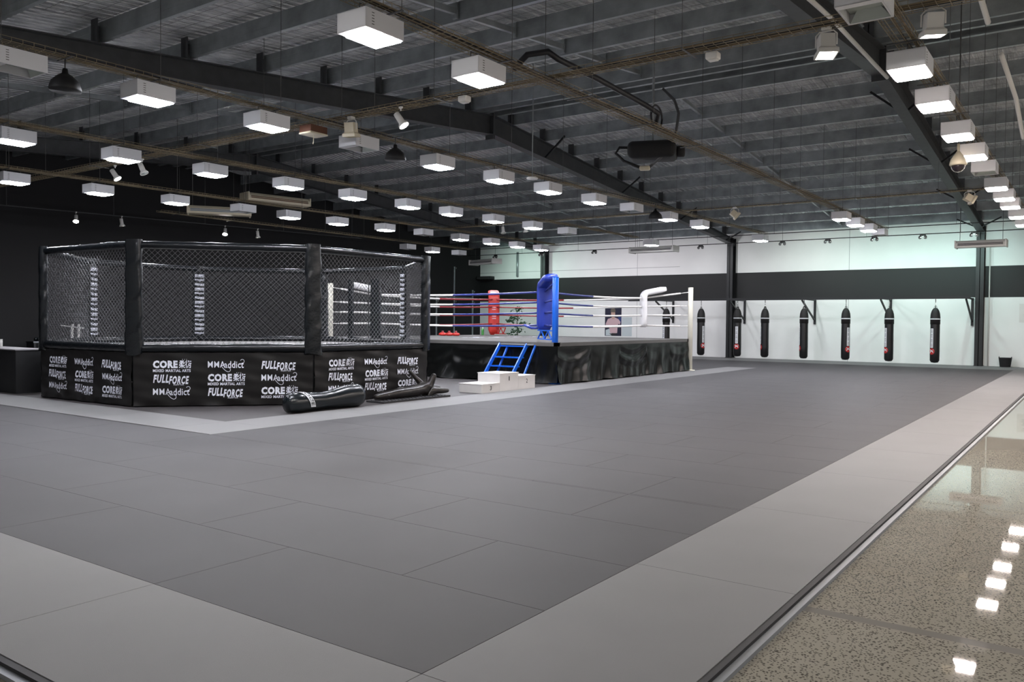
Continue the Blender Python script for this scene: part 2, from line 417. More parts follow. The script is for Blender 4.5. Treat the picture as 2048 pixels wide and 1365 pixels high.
# rafters with flanges, columns, cleats
def rafter(X, apex=True):
    mb = MB()
    for Ya, Yb in ((YF, YR), (YR, YB-.1)):
        ta, tb, ba, bb = rtop(Ya), rtop(Yb), rbot(Ya), rbot(Yb)
        mb.add([(X+s_*.012, Y, z) for s_ in (-1, 1) for Y, z in ((Ya, ba), (Yb, bb), (Yb, tb), (Ya, ta))], [(0, 1, 2, 3), (7, 6, 5, 4), (0, 3, 7, 4), (1, 5, 6, 2)])
        for (za, zb, d) in ((ba, bb, .02), (ta, tb, -.02)):
            mb.add([(X+s_*.13, Y, z+dz) for dz in (0, d) for s_, Y, z in ((-1, Ya, za), (1, Ya, za), (1, Yb, zb), (-1, Yb, zb))], [(0, 1, 2, 3), (7, 6, 5, 4), (0, 4, 5, 1), (2, 6, 7, 3), (1, 5, 6, 2), (3, 7, 4, 0)])
        for Y in (Ya+6.4, Yb-6.4):
            pass
    mb.box((X-.14, YR-.035, rbot(YR)-.12), (X+.14, YR+.035, rtop(YR)+.04))
    for Y in PY+PY2:                      # cleats standing on the rafter at each purlin
        mb.box((X-.10, Y-.10, rtop(Y)), (X+.10, Y-.085, rtop(Y)+.40)); mb.box((X-.01, Y-.10, rtop(Y)), (X+.01, Y, rtop(Y)+.3))
    return struct('rafter', mb, 'rafter_paint')
for X in (-24.25, -13.95, -3.85, 6.2): rafter(X)
def column(X):
    mb = MB(); Y1 = YB-.02; Y0 = YB-.42; zt = rbot(YB)+.3
    for Y in (Y0, Y1-.02): mb.box((X-.14, Y, FZ), (X+.14, Y+.02, zt))
    mb.box((X-.012, Y0, FZ), (X+.012, Y1, zt)); mb.box((X-.16, Y0-.04, FZ), (X+.16, Y1, 0.02))
    for z in (rbot(YB)-.05, zt-.03): mb.box((X-.13, Y0, z), (X+.13, Y1, z+.02))
    return struct('column', mb, 'steel_black')
for X in (-24.25, -13.95, -3.85): column(X)
# fly braces from rafters to purlins
mb = MB()
for X in (-13.95, -3.85):
    for i in (1, 4, 7, 10):
        Y = PY2[i] if i < len(PY2) else PY2[-1]
        for s_ in (-1, 1): mb.bar((X+s_*.05, Y, rbot(Y)+.05), (X+s_*.75, Y, rtop(Y)+.12), .05, .05)
struct('fly_brace', mb, 'steel_black')
# ------------------------------------------------------------------ high bay lights
ZB = 4.67
def make_lamp(kind):
    root = thing('high_bay_light', 'x', 'ceiling light')
    mb = MB(); W, D, H = .215, .29, .21
    t_ = .008
    mb.box((-W, -D, 0), (-W+t_, D, H)); mb.box((W-t_, -D, 0), (W, D, H)); mb.box((-W, -D, 0), (W, -D+t_, H)); mb.box((-W, D-t_, 0), (W, D, H)); mb.box((-W, -D, H-t_), (W, D, H))
    mb.box((-W, -D, 0), (W, -D+.10, t_)); mb.box((-W, -D+.09, 0), (-W+.02, D, .006)); mb.box((W-.02, -D+.09, 0), (W, D, .006)); mb.box((-W, D-.02, 0), (W, D, .006))
    mb.cur = 1
    for k in range(5): mb.box((W-.002, -D+.09, .045+k*.03), (W+.002, -D+.125, .052+k*.03))
    mb.build('housing', ['lamp_box', 'lamp_slot'], root)
    mb = MB(); z = .006 if kind != 'off' else .09
    if kind != 'off':
        a, b0, b1, c_ = W-.022, -D+.105, D-.022, .03
        mb.add([(-a, b0, .01), (a, b0, .01), (a, b1, .01), (-a, b1, .01), (-a, b0, -.015), (a, b0, -.015), (a, b1, -.015), (-a, b1, -.015), (-a+c_, b0+c_, -.025), (a-c_, b0+c_, -.025), (a-c_, b1-c_, -.025), (-a+c_, b1-c_, -.025)],
               [(0, 1, 2, 3), (0, 4, 5, 1), (1, 5, 6, 2), (2, 6, 7, 3), (3, 7, 4, 0), (4, 8, 9, 5), (5, 9, 10, 6), (6, 10, 11, 7), (7, 11, 8, 4), (11, 10, 9, 8)])
    else:
        mb.box((-W+.02, -D+.10, .10), (W-.02, D-.02, .105))
        mb.add([(-W+.02, -D+.10, .006), (W-.02, -D+.10, .006), (W-.10, -D+.18, .1), (-W+.10, -D+.18, .1)], [(0, 1, 2, 3)])
        mb.add([(-W+.02, D-.02, .006), (W-.02, D-.02, .006), (W-.10, D-.10, .1), (-W+.10, D-.10, .1)], [(3, 2, 1, 0)])
    mb.build('reflector' if kind == 'off' else 'diffuser', {'off': 'lamp_off', 'warm': 'lens_warm', 'cool': 'lens_cool', 'neutral': 'lens_neutral'}[kind], root)
    mb = MB(); mb.tube([(0, .17, H-.005), (0, .17, H+.11), (0, -.17, H+.11), (0, -.17, H-.005)], .008, 6); mb.build('hanger', 'rod', root)
    return root
LP = {}
ORD = ['first', 'second', 'third', 'fourth', 'fifth', 'sixth', 'seventh', 'eighth', 'ninth', 'tenth', 'eleventh', 'twelfth', 'thirteenth', 'fourteenth']
def lamp(X, Y, kind, label, group, rot=0):
    if kind not in LP:
        LP[kind] = make_lamp(kind); r = LP[kind]; r.location = (X, Y, ZB); r['label'] = label; r['group'] = group; return r
    return dup(LP[kind], (X, Y, ZB), rot, label, group)
rows = [
 ('row over the dark mats', 'lights over the dark mats', -6.52, [(4.5, 'neutral'), (6.5, 'neutral'), (8.42, 'neutral')]),  # nearest lamp is added out of view to lighten the near mats
 ('row between cage and mats', 'lights between mats and cage', -10.85, [(2.9, 'cool'), (4.88, 'off'), (6.62, 'cool'), (8.62, 'cool'), (10.6, 'off'), (12.7, 'cool'), (14.7, 'cool'), (16.6, 'cool'), (18.7, 'cool'), (20.7, 'off'), (22.9, 'cool'), (25.2, 'cool')]),  # nearest lit lamp is out of view, added for the front left mats
 ('row directly above the cage', 'lights above the cage', -15.5, [(6.86, 'cool'), (8.8, 'cool'), (10.75, 'cool'), (12.8, 'cool'), (14.8, 'cool'), (16.8, 'cool'), (18.6, 'cool'), (20.6, 'cool'), (22.7, 'cool'), (24.8, 'off')]),
 ('row behind the cage', 'lights behind the cage', -20.2, [(8.9, 'cool'), (10.85, 'cool'), (12.9, 'cool'), (15.0, 'off'), (16.6, 'cool'), (18.5, 'cool'), (20.6, 'cool'), (22.5, 'off'), (24.5, 'cool'), (26.4, 'cool'), (28.1, 'cool'), (29.8, 'cool')]),
 ('short row nearest the black wall', 'lights near the black wall', -24.4, [(26.6, 'off'), (28.2, 'cool'), (30.1, 'off')]),
 ('row over the right mat border', 'lights above the right border', -1.95, [(8.7, 'off'), (11.1, 'warm'), (13.0, 'warm'), (15.3, 'warm'), (17.3, 'warm'), (19.2, 'off'), (21.5, 'warm'), (23.4, 'warm'), (25.1, 'warm'), (27.5, 'warm'), (29.8, 'warm')]),
 ('row nearest the hanging bags', 'lights near the hanging bags', -6.25, [(25.5, 'cool'), (27.2, 'cool'), (29.0, 'cool'), (30.7, 'off')]),
 ('added row over the corridor', 'added lights out of view', 4.4, [(2.0, 'neutral'), (8.0, 'neutral'), (11.0, 'neutral'), (14.5, 'neutral'), (18.0, 'neutral'), (22.0, 'neutral'), (27.0, 'neutral')]),  # unseen row, added to brighten the concrete, right wall and roof
]
drift = {-10.85: .045, -15.5: .035, -20.2: .055}
for desc, grp, X, L_ in rows:
    vis = 0
    for k, (Y, kd) in enumerate(L_):
        hid = (X in (-6.52, -1.95)) and Y < 6.55 and not (X == -6.52 and Y > 6)
        hid = hid or (X == -10.85 and Y < 4) or X > 0
        if not hid: vis += 1
        st = 'unlit' if kd == 'off' else 'glowing'
        lb_ = f'{st} white box light, {ORD[max(vis,1)-1]} from the camera in the {desc}'.replace('from the camera ', '') if not hid else 'added white box light out of view, brightening the hall'
        Xd = X+drift.get(X, 0)*(Y-13)*.6
        lamp(Xd, Y, kd, lb_, grp if not hid else 'added lights out of view')
l1 = lamp(-10.35, 30.5, 'cool', 'glowing white box light alone before the white wall left of the second hanging bag', 'single lights before the far wall')
l2 = lamp(-14.6, 30.1, 'cool', 'glowing white box light alone above the white ring corner by the far wall', 'single lights before the far wall')

for l_ in (l2,):
    mb = MB(); mb.tube([(0, 0, .31), (0, 0, roofz(30.3)-ZB)], .008, 6); mb.build('hanger_rod', 'rod', l_)
# ------------------------------------------------------------------ cable trays with rods
def tray(p, q, label, w_=.26, z=4.98, rods=2.05, cables=3):
    p = Vector((*p, z)); q = Vector((*q, z)); d = q-p; L_ = d.length; d.normalize(); sd = Vector((-d.y, d.x, 0))
    root = thing('cable_tray', label, 'cable tray', tuple(p)); o = Vector(p)
    mb = MB(o)
    for a, zz in ((-1, 0), (-.5, 0), (0, 0), (.5, 0), (1, 0), (-1, .05), (1, .05)):
        off = sd*(a*w_/2)+Vector((0, 0, zz)); mb.bar(p+off, q+off, .006, .006)
    n_ = int(L_/.13)
    for k in range(n_+1):
        c = p+d*(k*.13); mb.bar(c-sd*w_/2, c+sd*w_/2, .005, .005)
        mb.bar(c-sd*w_/2, c-sd*w_/2+Vector((0, 0, .05)), .005, .005); mb.bar(c+sd*w_/2, c+sd*w_/2+Vector((0, 0, .05)), .005, .005)
    mb.build('basket', 'tray', root)
    for c in range(cables):
        ph = random.random()*6; off = (random.random()-.5)*w_*.8; pts = []
        for k in range(int(L_/.45)+1):
            u = min(k*.45, L_); pts.append(p+d*u+sd*(off+.03*sin(u*1.3+ph))+Vector((0, 0, .018+.008*abs(sin(u*.9+ph)))))
        mb = MB(o); mb.tube(pts, .012, 5); mb.build('cable', 'cable_black' if c % 3 == 0 else 'cable_tan', root)
    k = .6
    while k < L_:
        c = p+d*k
        mb = MB(o)
        mb.bar(c-sd*(w_/2+.08)-Vector((0, 0, .015)), c+sd*(w_/2+.08)-Vector((0, 0, .015)), .025, .012)
        for s_ in (-1,):
            e = c+sd*(s_*(w_/2+.06)); mb.tube([e-Vector((0, 0, .05)), Vector((e.x, e.y, roofz(e.y)))], .005, 5)
        mb.build('hanger_rod', 'rod', root); k += rods
    return root
tray((-6.52, YF+.1), (-6.3, 31.5), 'wire cable tray above the dark mats carrying the first row of box lights', w_=.3, cables=5)
tray((-11.26, YF+.1), (-10.36, 31), 'wire cable tray carrying the box lights between the cage and the mats')
tray((-15.82, YF+.1), (-15.14, 30), 'wire cable tray with box lights running over the cage')
tray((-20.7, YF+.1), (-19.6, 31), 'wire cable tray with box lights running behind the cage')
tray((-24.4, 15), (-24.4, 31), 'short wire cable tray near the black wall over the white ring post', cables=1)
tray((-1.95, YF+.1), (-1.95, 31.5), 'wire cable tray above the border mats at the far right', cables=5)
tray((4.4, YF+.1), (4.4, 30), 'wire cable tray over the concrete corridor at the right, outside the picture', cables=1)
tray((-27.5, 10.05), (XR-.3, 9.95), 'wire cable tray crossing the whole hall near the camera', z=5.06, w_=.3, cables=6)
tray((-20.5, 24.1), (-2.0, 24.3), 'wire cable tray crossing the hall above the far side of the ring', z=5.08, cables=2)
# ------------------------------------------------------------------ light tracks
def track(p, q, z, label, w_=.035):
    p = Vector((*p, z)); q = Vector((*q, z)); root = thing('lighting_track', label, 'lighting track', tuple(p))
    mb = MB(p); mb.bar(p, q, w_, .03); mb.build('rail', 'steel_black' if 'black' in label else 'galv', root)
    d = (q-p); n_ = max(2, int(d.length/3.2))
    for k in range(n_+1):
        c = p+d*((k+.15)/(n_+.3)); mb = MB(p); mb.tube([c, (c.x, c.y, roofz(c.y))], .006, 5); mb.build('hanger_rod', 'rod', root)
    return root
track((-27.2, 8), (-24.56, 24), 4.92, 'grey lighting track holding bright spotlights along the black wall')
track((-27.5, 34.3), (6, 34.6), 5.02, 'long black lighting track in front of the far white wall')
track((-27.5, 33.2), (6, 33.5), 5.22, 'upper thin black lighting track before the far wall')
# ------------------------------------------------------------------ spotlights
def spot_par(label, loc, tilt, az, lit, s=1.0):
    root = thing('spotlight', label, 'spotlight', loc)
    mb = MB(); mb.tube([(0, 0, .16), (0, 0, .23*s)], .012, 6); mb.rbox((0, 0, .21*s), (.07, .04, .03), .008); mb.build('mount', 'white_plastic', root)
    R_ = Matrix.Rotation(az, 4, 'Z') @ Matrix.Rotation(tilt, 4, 'X')
    mb = MB(); mb.lathe([(.03, .15), (.05, .14), (.055, .0), (.052, -.03), (.085, -.08), (.09, -.11), (.082, -.11), (.078, -.085)], 16, (0, 0, 0), R_); mb.build('head', 'white_plastic', root)
    mb = MB(); mb.lathe([(.076, -.104), (.07, -.098), (.001, -.094)][::-1]+[], 16, (0, 0, 0), R_)
    mb.build('lens', 'lens_spot' if lit == 2 else 'lens_spot_dim' if lit == 1 else 'lamp_off', root)
    return root
def flood(label, loc, tilt, az, lit):
    root = thing('floodlight', label, 'spotlight', loc)
    R_ = Matrix.Rotation(az, 4, 'Z') @ Matrix.Rotation(tilt, 4, 'X')
    mb = MB(); mb.rbox((0, 0, .2), (.10, .10, .05), .01); mb.tube([(-.12, 0, 0), (-.12, 0, .13), (-.08, 0, .17), (.08, 0, .17), (.12, 0, .13), (.12, 0, 0)], .009, 6); mb.build('bracket', 'white_plastic', root)
    mb = MB(); T = R_
    def q(pts): return [T @ Vector(p) for p in pts]
    a, b, h = .085, .115, .14
    mb.add(q([(-a, -a, .12), (a, -a, .12), (a, a, .12), (-a, a, .12), (-a, -a, -.04), (a, -a, -.04), (a, a, -.04), (-a, a, -.04), (-b, -b, -.07), (b, -b, -.07), (b, b, -.07), (-b, b, -.07), (-b, -b, -.12), (b, -b, -.12), (b, b, -.12), (-b, b, -.12), (-b+.015, -b+.015, -.12), (b-.015, -b+.015, -.12), (b-.015, b-.015, -.12), (-b+.015, b-.015, -.12), (-a, -a, -.08), (a, -a, -.08), (a, a, -.08), (-a, a, -.08)]),
           [(3, 2, 1, 0)]+[(i+4*k, (i+1) % 4+4*k, (i+1) % 4+4*(k+1), i+4*(k+1)) for k in range(5) for i in range(4)])
    mb.build('head', 'cream_plastic' if not lit else 'white_plastic', root)
    mb = MB(); mb.add(q([(-a, -a, -.085), (a, -a, -.085), (a, a, -.085), (-a, a, -.085)]), [(3, 2, 1, 0)]); mb.build('lens', 'lens_spot' if lit else 'lamp_off', root)
    return root
spot_par('brightest round spotlight on the black wall track, flaring at the camera', (-26.3, 13.36, 4.70), radians(-35), radians(60), 2)
spot_par('second round spotlight on the black wall track, pointing down', (-26.08, 14.73, 4.70), radians(10), 0, 2)
spot_par('third round spotlight on the black wall track, flaring above the cage', (-25.5, 18.23, 4.70), radians(-30), radians(50), 2)
spot_par('fourth round spotlight on the black wall track, pointing down', (-25.3, 19.48, 4.70), radians(8), 0, 2)
spot_par('white tilted spotlight hanging left above the cage, lit from below', (-18.06, 10.05, 4.80), radians(35), radians(-60), 1)
spot_par('cream unlit spotlight tilted left, next to the lit one above the cage', (-16.93, 10.03, 4.82), radians(25), radians(-60), 0)
spot_par('white spotlight angled left, lit, hanging beside the square floodlight', (-9.25, 9.9, 4.82), radians(35), radians(-75), 1)
spot_par('small white spotlight under the cross tray, above the ring on the left', (-17.54, 24.14, 4.86), radians(-15), radians(60), 0)
spot_par('small white spotlight under the cross tray, above the ring on the right', (-16.58, 24.15, 4.86), radians(15), 0, 0)
flood('square cream floodlight, unlit, in front of the unlit box light', (-10.44, 9.95, 4.83), radians(8), radians(20), False)
flood('square floodlight, lit warm, left of the pair at the top right', (-2.68, 10.1, 4.86), radians(-8), radians(30), True)
flood('square floodlight, lit cool, right of the pair at the top right', (-1.55, 10.1, 4.88), radians(8), radians(25), True)
flood('cream floodlight turned away, below the rafter at the right', (-2.8, 24.3, 4.87), radians(60), radians(-60), False)
flood('cream floodlight under the cross tray, between two far box lights', (-9.0, 24.2, 4.87), radians(50), radians(-60), False)
# little twin lamps on the far track
def twin(X, label, on=False):
    root = thing('track_light', label, 'spotlight', (X, 34.3+.3*(X+27.5)/33.5, 4.98), 0, 'small twin lamps on the far track')
    mb = MB(); mb.box((-.1, -.02, -.06), (.1, .02, .03)); mb.build('mount', 'rod', root)
    for s_ in (-1, 1):
        mb = MB(); mb.lathe([(.02, .02), (.045, .0), (.06, -.05), (.055, -.1), (.05, -.1)], 12, (s_*.09, .0, -.04), Matrix.Rotation(radians(-40), 4, 'X')); mb.build('head', 'chrome', root)
    return root
tw = None
for i, (X, lb_) in enumerate([(-25.4, 'left of the ring by the corner air conditioner'), (-22.6, 'left of centre over the ring near the left column'), (-19.6, 'above the black band over the ring'), (-14.3, 'just left of the middle column'), (-10.75, 'right of the middle column'), (-8.95, 'above the fourth hanging bag'), (-7.2, 'above the fifth hanging bag'), (-5.5, 'above the rightmost hanging bag'), (-3.8, 'in front of the right column over the air conditioner')]):
    lb_ = 'tiny chrome twin lamp, '+lb_
    if tw is None: tw = twin(X, lb_)
    else: dup(tw, (X, 34.3+.3*(X+27.5)/33.5, 4.98), 0, lb_)
# beams of the track lamps on the far wall, a few added to brighten it (greenish metal halide towards the right)
def spot_lamp(loc, tgt, power, col, ang=80, blend=.9, size=.08):
    l = bpy.data.lights.new('spot_beam', 'SPOT'); l.energy = power; l.color = col; l.spot_size = radians(ang); l.spot_blend = blend; l.shadow_soft_size = size
    o = bpy.data.objects.new('spot_beam', l); COL.objects.link(o); o.location = loc
    o.rotation_euler = (Vector(tgt)-Vector(loc)).to_track_quat('-Z', 'Y').to_euler()
for X, colr, pw in [(-25.4, (.70, 1, .88), 60), (-22.6, (.92, .97, 1), 45), (-19.6, (.97, .93, 1), 48), (-17, (.97, .94, 1), 30), (-14.3, (.95, .96, 1), 40), (-10.75, (.9, 1, .96), 50), (-8.95, (.78, 1, .93), 40), (-7.2, (.72, 1, .92), 45), (-5.5, (.70, 1, .92), 50), (-3.8, (.70, 1, .95), 60)]:  # one beam left of the middle column is added without a lamp
    spot_lamp((X, 34.35, 4.82), (X, 37.4, 3.0), pw*3.6, colr, 140)
# beams of the two floodlights and wall spots
spot_lamp((-2.70, 10.05, 4.58), (-2.9, 9.6, 0), 60, (1, .9, .85), 100)
spot_lamp((-1.52, 10.15, 4.58), (-1.4, 10.4, 0), 60, (.85, .88, 1), 100)

# ------------------------------------------------------------------ ceiling clutter
def dome(loc, label):
    root = thing('pendant_speaker', label, 'speaker', loc)
    mb = MB(); mb.lathe([(.19, -.12), (.2, -.1), (.17, 0), (.10, .07), (.04, .11), (.03, .17)], 20); mb.build('shell', 'black_paint', root)
    mb = MB(); mb.tube([(0, 0, .16), (0, 0, .3)], .01, 6); mb.bar((-.18, 0, .3), (.18, 0, .3), .03, .012); mb.build('mount', 'rod', root)
dome((-11.09, 5.5, 4.68), 'black dome pendant speaker hanging left of the first lit box light')
dome((-10.69, 11.3, 4.68), 'black dome pendant speaker just right of the unlit box light')
dome((-10.4, 21.7, 4.68), 'black dome pendant speaker in the distance above the white ring corner')
root = thing('emergency_box', 'brown box with a cream underside hanging by the cross tray', 'ceiling box', (-10.87, 9.5, 4.70))
MB().box((-.14, -.18, .03), (.14, .18, .15)).build('box', 'brown_box', root)
mb = MB(); mb.rbox((0, 0, .02), (.30, .38, .03), .01); mb.build('cover', 'cream_plastic', root)
mb = MB(); mb.tube([(0, .1, .14), (0, .1, .28)], .006, 6); mb.build('hanger_rod', 'rod', root)
mb = MB(); mb.tube([(0, 0, 0), (-.02, .02, -.06), (-.01, .0, -.14)], .006, 6); mb.build('pull_cord', 'cream_plastic', root)
for X, Y, lb_ in ((-7.94, 9.9, 'small white junction box on the cross tray left of centre'), (-4.05, 10.05, 'small white junction box on the cross tray at the right')):
    root = thing('junction_box', lb_, 'junction box', (X, Y, 4.93)); mb = MB(); mb.rbox((0, 0, .04), (.16, .14, .09), .02); mb.build('box', 'white_plastic', root)
    mb = MB(); mb.rbox((0, 0, -.01), (.12, .10, .02), .01); mb.build('cover', 'white_plastic', root)
root = thing('ceiling_disc', 'flat white disc speaker hanging on a thin rod', 'speaker', (-10.6, 15.7, 4.86))
mb = MB(); mb.lathe([(.12, -.02), (.13, -.01), (.13, .01), (.1, .03)], 18); mb.build('disc', 'white_plastic', root)
mb = MB(); mb.tube([(0, 0, .02), (0, 0, roofz(15.7)-4.86)], .012, 6); mb.build('rod', 'galv', root)
# dome camera
root = thing('dome_camera', 'cream dome security camera hanging before the right rafter', 'security camera', (-2.13, 16.82, 4.44))
mb = MB(); mb.lathe([(.135, .03), (.145, .05), (.13, .12), (.085, .2), (.045, .25), (.03, .28)], 22); mb.build('housing', 'cream_plastic', root)
mb = MB(); mb.lathe([(.001, -.09), (.05, -.08), (.09, -.045), (.11, .0), (.11, .03)], 20); mb.build('dome_glass', 'glass_dark', root)
mb = MB(); mb.tube([(.108*cos(radians(a)), -.0, .02+.108*sin(radians(a))) for a in range(180, 361, 12)], .008, 6); mb.build('trim_ring', 'white_plastic', root)
mb = MB(); mb.tube([(0, 0, .27), (0, 0, .42)], .022, 8); mb.build('stem', 'cream_plastic', root)
mb = MB(); mb.tube([(0, 0, .4), (0, 0, roofz(16.82)-4.44)], .012, 8); mb.build('hanger_rod', 'rod', root)
# projector
root = thing('projector', 'big black projector hanging below the roof above the ring', 'projector', (-7.75, 16.0, 5.2), radians(20))
mb = MB(); mb.rbox((0, 0, 0), (1.0, .75, .36), .12, 5); mb.build('body', 'black_paint', root)
mb = MB(); mb.lathe([(.11, 0), (.12, .02), (.12, .14), (.09, .16)], 18, (.5, .1, 0), Matrix.Rotation(radians(90), 4, 'Y')); mb.build('lens_barrel', 'black_paint', root)
mb = MB(); mb.tube([(-.45, 0, .1), (-.7, 0, .12), (-.78, 0, 0), (-.6, -.05, -.18), (-.25, -.1, -.34)], .03, 8); mb.build('arm', 'black_paint', root)
mb = MB(); mb.rbox((-.15, -.1, -.36), (.22, .14, .09), .03); mb.build('knob', 'cream_plastic', root)
mb = MB(); mb.tube([(-.05, -.1, -.34), (.3, -.3, -.1), (.5, -.35, .25), (.55, -.3, .7), (.45, -.2, 1.0), (.2, 0, 1.3)], .03, 8); mb.build('hose', 'rod', root)
mb = MB(); mb.tube([(0, 0, .15), (0, 0, roofz(16)-5.2-.05)], .025, 8); mb.build('mount_pole', 'galv', root)
# black conduit run with loop
mb = MB(); mb.tube([(-6.75, 9.5, 5.12), (-6.55, 9.55, 5.3), (-6.31, 9.7, 5.34), (-6.3, 9.95, 5.3), (-6.3, 11, 5.3), (-6.35, 12.3, 5.3), (-6.38, 12.9, 5.3), (-6.3, 13.2, 5.22), (-6.4, 13.3, 5.05)], .045, 8)
tag(mb.build('conduit', 'cable_black'), 'thick black conduit lying above the first cable tray', 'conduit')
mb = MB(); mb.tube([(-6.4+.0, 13.35+.22*cos(a), 5.2+.2*sin(a)) for a in [2*pi*k/16 for k in range(17)]], .018, 6)
tag(mb.build('cable_loop', 'cable_black'), 'loop of black cable at the end of the black conduit', 'cable')
for a, b, lb_ in (((-1.3, 8.6, 5.6), (-1.25, 12.3, 5.5), 'pale conduit at the upper right crossing the tray'), ((-1.2, 13.5, 5.4), (-1.25, 18.4, 5.15), 'pale curved conduit at the far upper right'), ((-3.45, 9.0, 6.0), (-3.5, 17.6, 6.45), 'pale conduit along the right rafter')):
    mb = MB(a); m_ = (Vector(a)+Vector(b))/2+Vector((.03, 0, .06)); mb.tube([a, m_, b], .035, 8); o = mb.build('conduit', 'white_plastic'); o.location = a; tag(o, lb_, 'conduit')
random.seed(3)
pts = [(-.95+.35*sin(k*1.9)+.04*random.random(), 10.25+.3*cos(k*1.3), 5.22+.11*sin(k*2.7)+.06) for k in range(26)]
mb = MB((-.95, 10.25, 5.2)); mb.tube(pts, .009, 5); o = mb.build('cable_coil', 'rope_blue'); o.location = (-.95, 10.25, 5.2); tag(o, 'tangled coil of dark blue cable on the cross tray at the top right', 'cable')
mb = MB(); mb.tube([(-.5+.25*cos(radians(a)), 10.1, 5.15+.22*sin(radians(a))) for a in range(-60, 240, 15)], .008, 5); tag(mb.build('cable_loop', 'cable_black'), 'loose black cable loop standing on the tray at the far right', 'cable')

# ------------------------------------------------------------------ air conditioners
def aircon(loc, rz, L_, label, cream=False, slot='dark_grille', H=.25, D=.62):
    root = thing('air_conditioner', label, 'air conditioner', loc, rz)
    m_ = 'cream_plastic' if cream else 'white_plastic'
    mb = MB(); h = L_/2
    pr = [(-D/2, .06), (-D/2+.03, 0), (D/2, .02), (D/2, H), (-D/2+.14, H), (-D/2+.02, .16)]
    n_ = len(pr); mb.add([(x, y_, z_) for x in (-h, h) for y_, z_ in pr], [tuple(range(n_))[::-1], tuple(range(n_, 2*n_))]+[(i, (i+1) % n_, n_+(i+1) % n_, n_+i) for i in range(n_)]); mb.build('casing', m_, root)
    for s_ in (-1, 1): mb = MB(); mb.rbox((s_*h, 0, H/2), (.05, D+.02, H+.02), .02); mb.build('end_cap', 'cream_plastic' if cream else m_, root)
    mb = MB(); mb.add([(-h+.08, -D/2-.004, .07), (h-.08, -D/2-.004, .07), (h-.08, -D/2+.014, .145), (-h+.08, -D/2+.014, .145)], [(0, 1, 2, 3)]); mb.build('outlet', slot, root)
    mb = MB(); mb.bar((-h+.08, -D/2-.01, .105), (h-.08, -D/2-.01, .105), .05, .012); mb.build('vane', m_, root)
    for s_ in (-.85, .85): mb = MB(); mb.tube([(s_*h, 0, H-.01), (s_*h, 0, roofz(loc[1]+s_*h*sin(rz))-loc[2])], .008, 5); mb.build('hanger_rod', 'rod', root)
    return root
aircon((-3.45, 33.3, 4.33), 0, 1.55, 'long white air conditioner hanging in front of the right column')
aircon((-15.4, 32.0, 4.55), radians(0), 2.0, 'white air conditioner hanging above the white ring corner')
aircon((-25.3, 33.3, 4.45), radians(-15), 1.9, 'white air conditioner in the far left corner above the ring')
aircon((-22.6, 15.95, 4.85), radians(55), 1.85, 'white air conditioner with a blue-grey grille behind the cage row', True, 'grey_grille')
aircon((-22.3, 17.9, 5.42), radians(79), 2.2, 'brown-cream air conditioner seen from the back, above the cage', True, 'brown_box')

# ================================================================== CAGE
cage_v = []
import itertools
_q = (-15.823, 11.916, 4.085, radians(-650.0576649572513)+2*pi*2+pi)
ccx, ccy, R_, th = _q
targ = [87, 268, 626, 851, 811, 645, 397, 181]
def projx(X, Y, z=1.8):
    d = Vector((X, Y, z-1.6)); return 1024+FPX*d.dot(rt)/d.dot(fw)
for i in range(8):
    X, Y = ccx+R_*cos(th+i*pi/4), ccy+R_*sin(th+i*pi/4)
    for _ in range(4):
        dd = Vector((X, Y, 0)).dot(fw); e = (targ[i]-projx(X, Y))*dd/FPX; X += e*rt.x; Y += e*rt.y
    cage_v.append(Vector((X, Y, 0)))
cc = sum(cage_v, Vector())/8
ZD, ZL, ZT = 1.0, 1.06, 2.92
CORG = Vector((cc.x, cc.y, 0))
cage = thing('fighting_cage', 'black eight-sided fighting cage with chain-link walls and padded posts', 'fighting cage', tuple(CORG))
mb = MB(CORG)
vs = [v+(cc-v).normalized()*.03+Vector((0, 0, ZD)) for v in cage_v]; vs2 = [v-Vector((0, 0, .12)) for v in vs]
mb.add(vs+vs2, [tuple(range(8)), tuple(range(15, 7, -1))]+[(i, (i+1) % 8+0, (i+1) % 8+8, i+8)[::-1] for i in range(8)], False); mb.build('deck', 'deck', cage)
mb = MB(CORG)
for v in cage_v:
    p = v+(cc-v).normalized()*.15; mb.box((p.x-.04, p.y-.04, FZ+.045), (p.x+.04, p.y+.04, ZD-.12))
mb.build('understructure', 'steel_black', cage)
# logos -----------------------------------------------------------------
def logo_core():
    a = fit2d(text2d('CORE', 1, .05, space=1.05), 0, .30, .62, .56/2.6)
    a = fit2d(text2d('CORE', 1, .055, space=1.12), 0, .08, .42, .14)
    b = fit2d(text2d('柔術', 1, .018), .44, .08, .215, .145)
    c = fit2d(text2d('MIXED MARTIAL ARTS', 1, .025, space=1.08), 0, .01, .645, .052)
    dots = join2d(*[strip2d([(.50+k*.035, .235), (.508+k*.035, .243)], .008) for k in range(3)])
    return join2d(a, b, c, dots)
def logo_mma():
    a = fit2d(text2d('MMA', 1, .006, space=1.1), 0, .09, .30, .115)
    b = fit2d(text2d('addict', 1, .012, space=1.05), .285, .08, .34, .125)
    sw = strip2d([(.235, .12), (.27, .07), (.31, .03), (.345, .012)]+arc(.355, .05, .038, -90, 100, 12), .009)
    sw2 = strip2d([(.56, .16), (.60, .165), (.625, .18)]+arc(.60, .205, .033, -30, 160, 12), .008)
    return join2d(a, b, sw, sw2)
def logo_full():
    a = fit2d(text2d('FULL', 1, .045, .25, .55, space=1.2), 0, .06, .27, .15)
    b = fit2d(text2d('FORCE', 1, .04, .25, .55, space=1.2), .27, .035, .345, .15)
    c = fit2d(text2d('FIGHT CO.', 1, .02), .35, .015, .18, .02)
    return join2d(a, b, c)
LOG = {'C': logo_core(), 'M': logo_mma(), 'F': logo_full()}
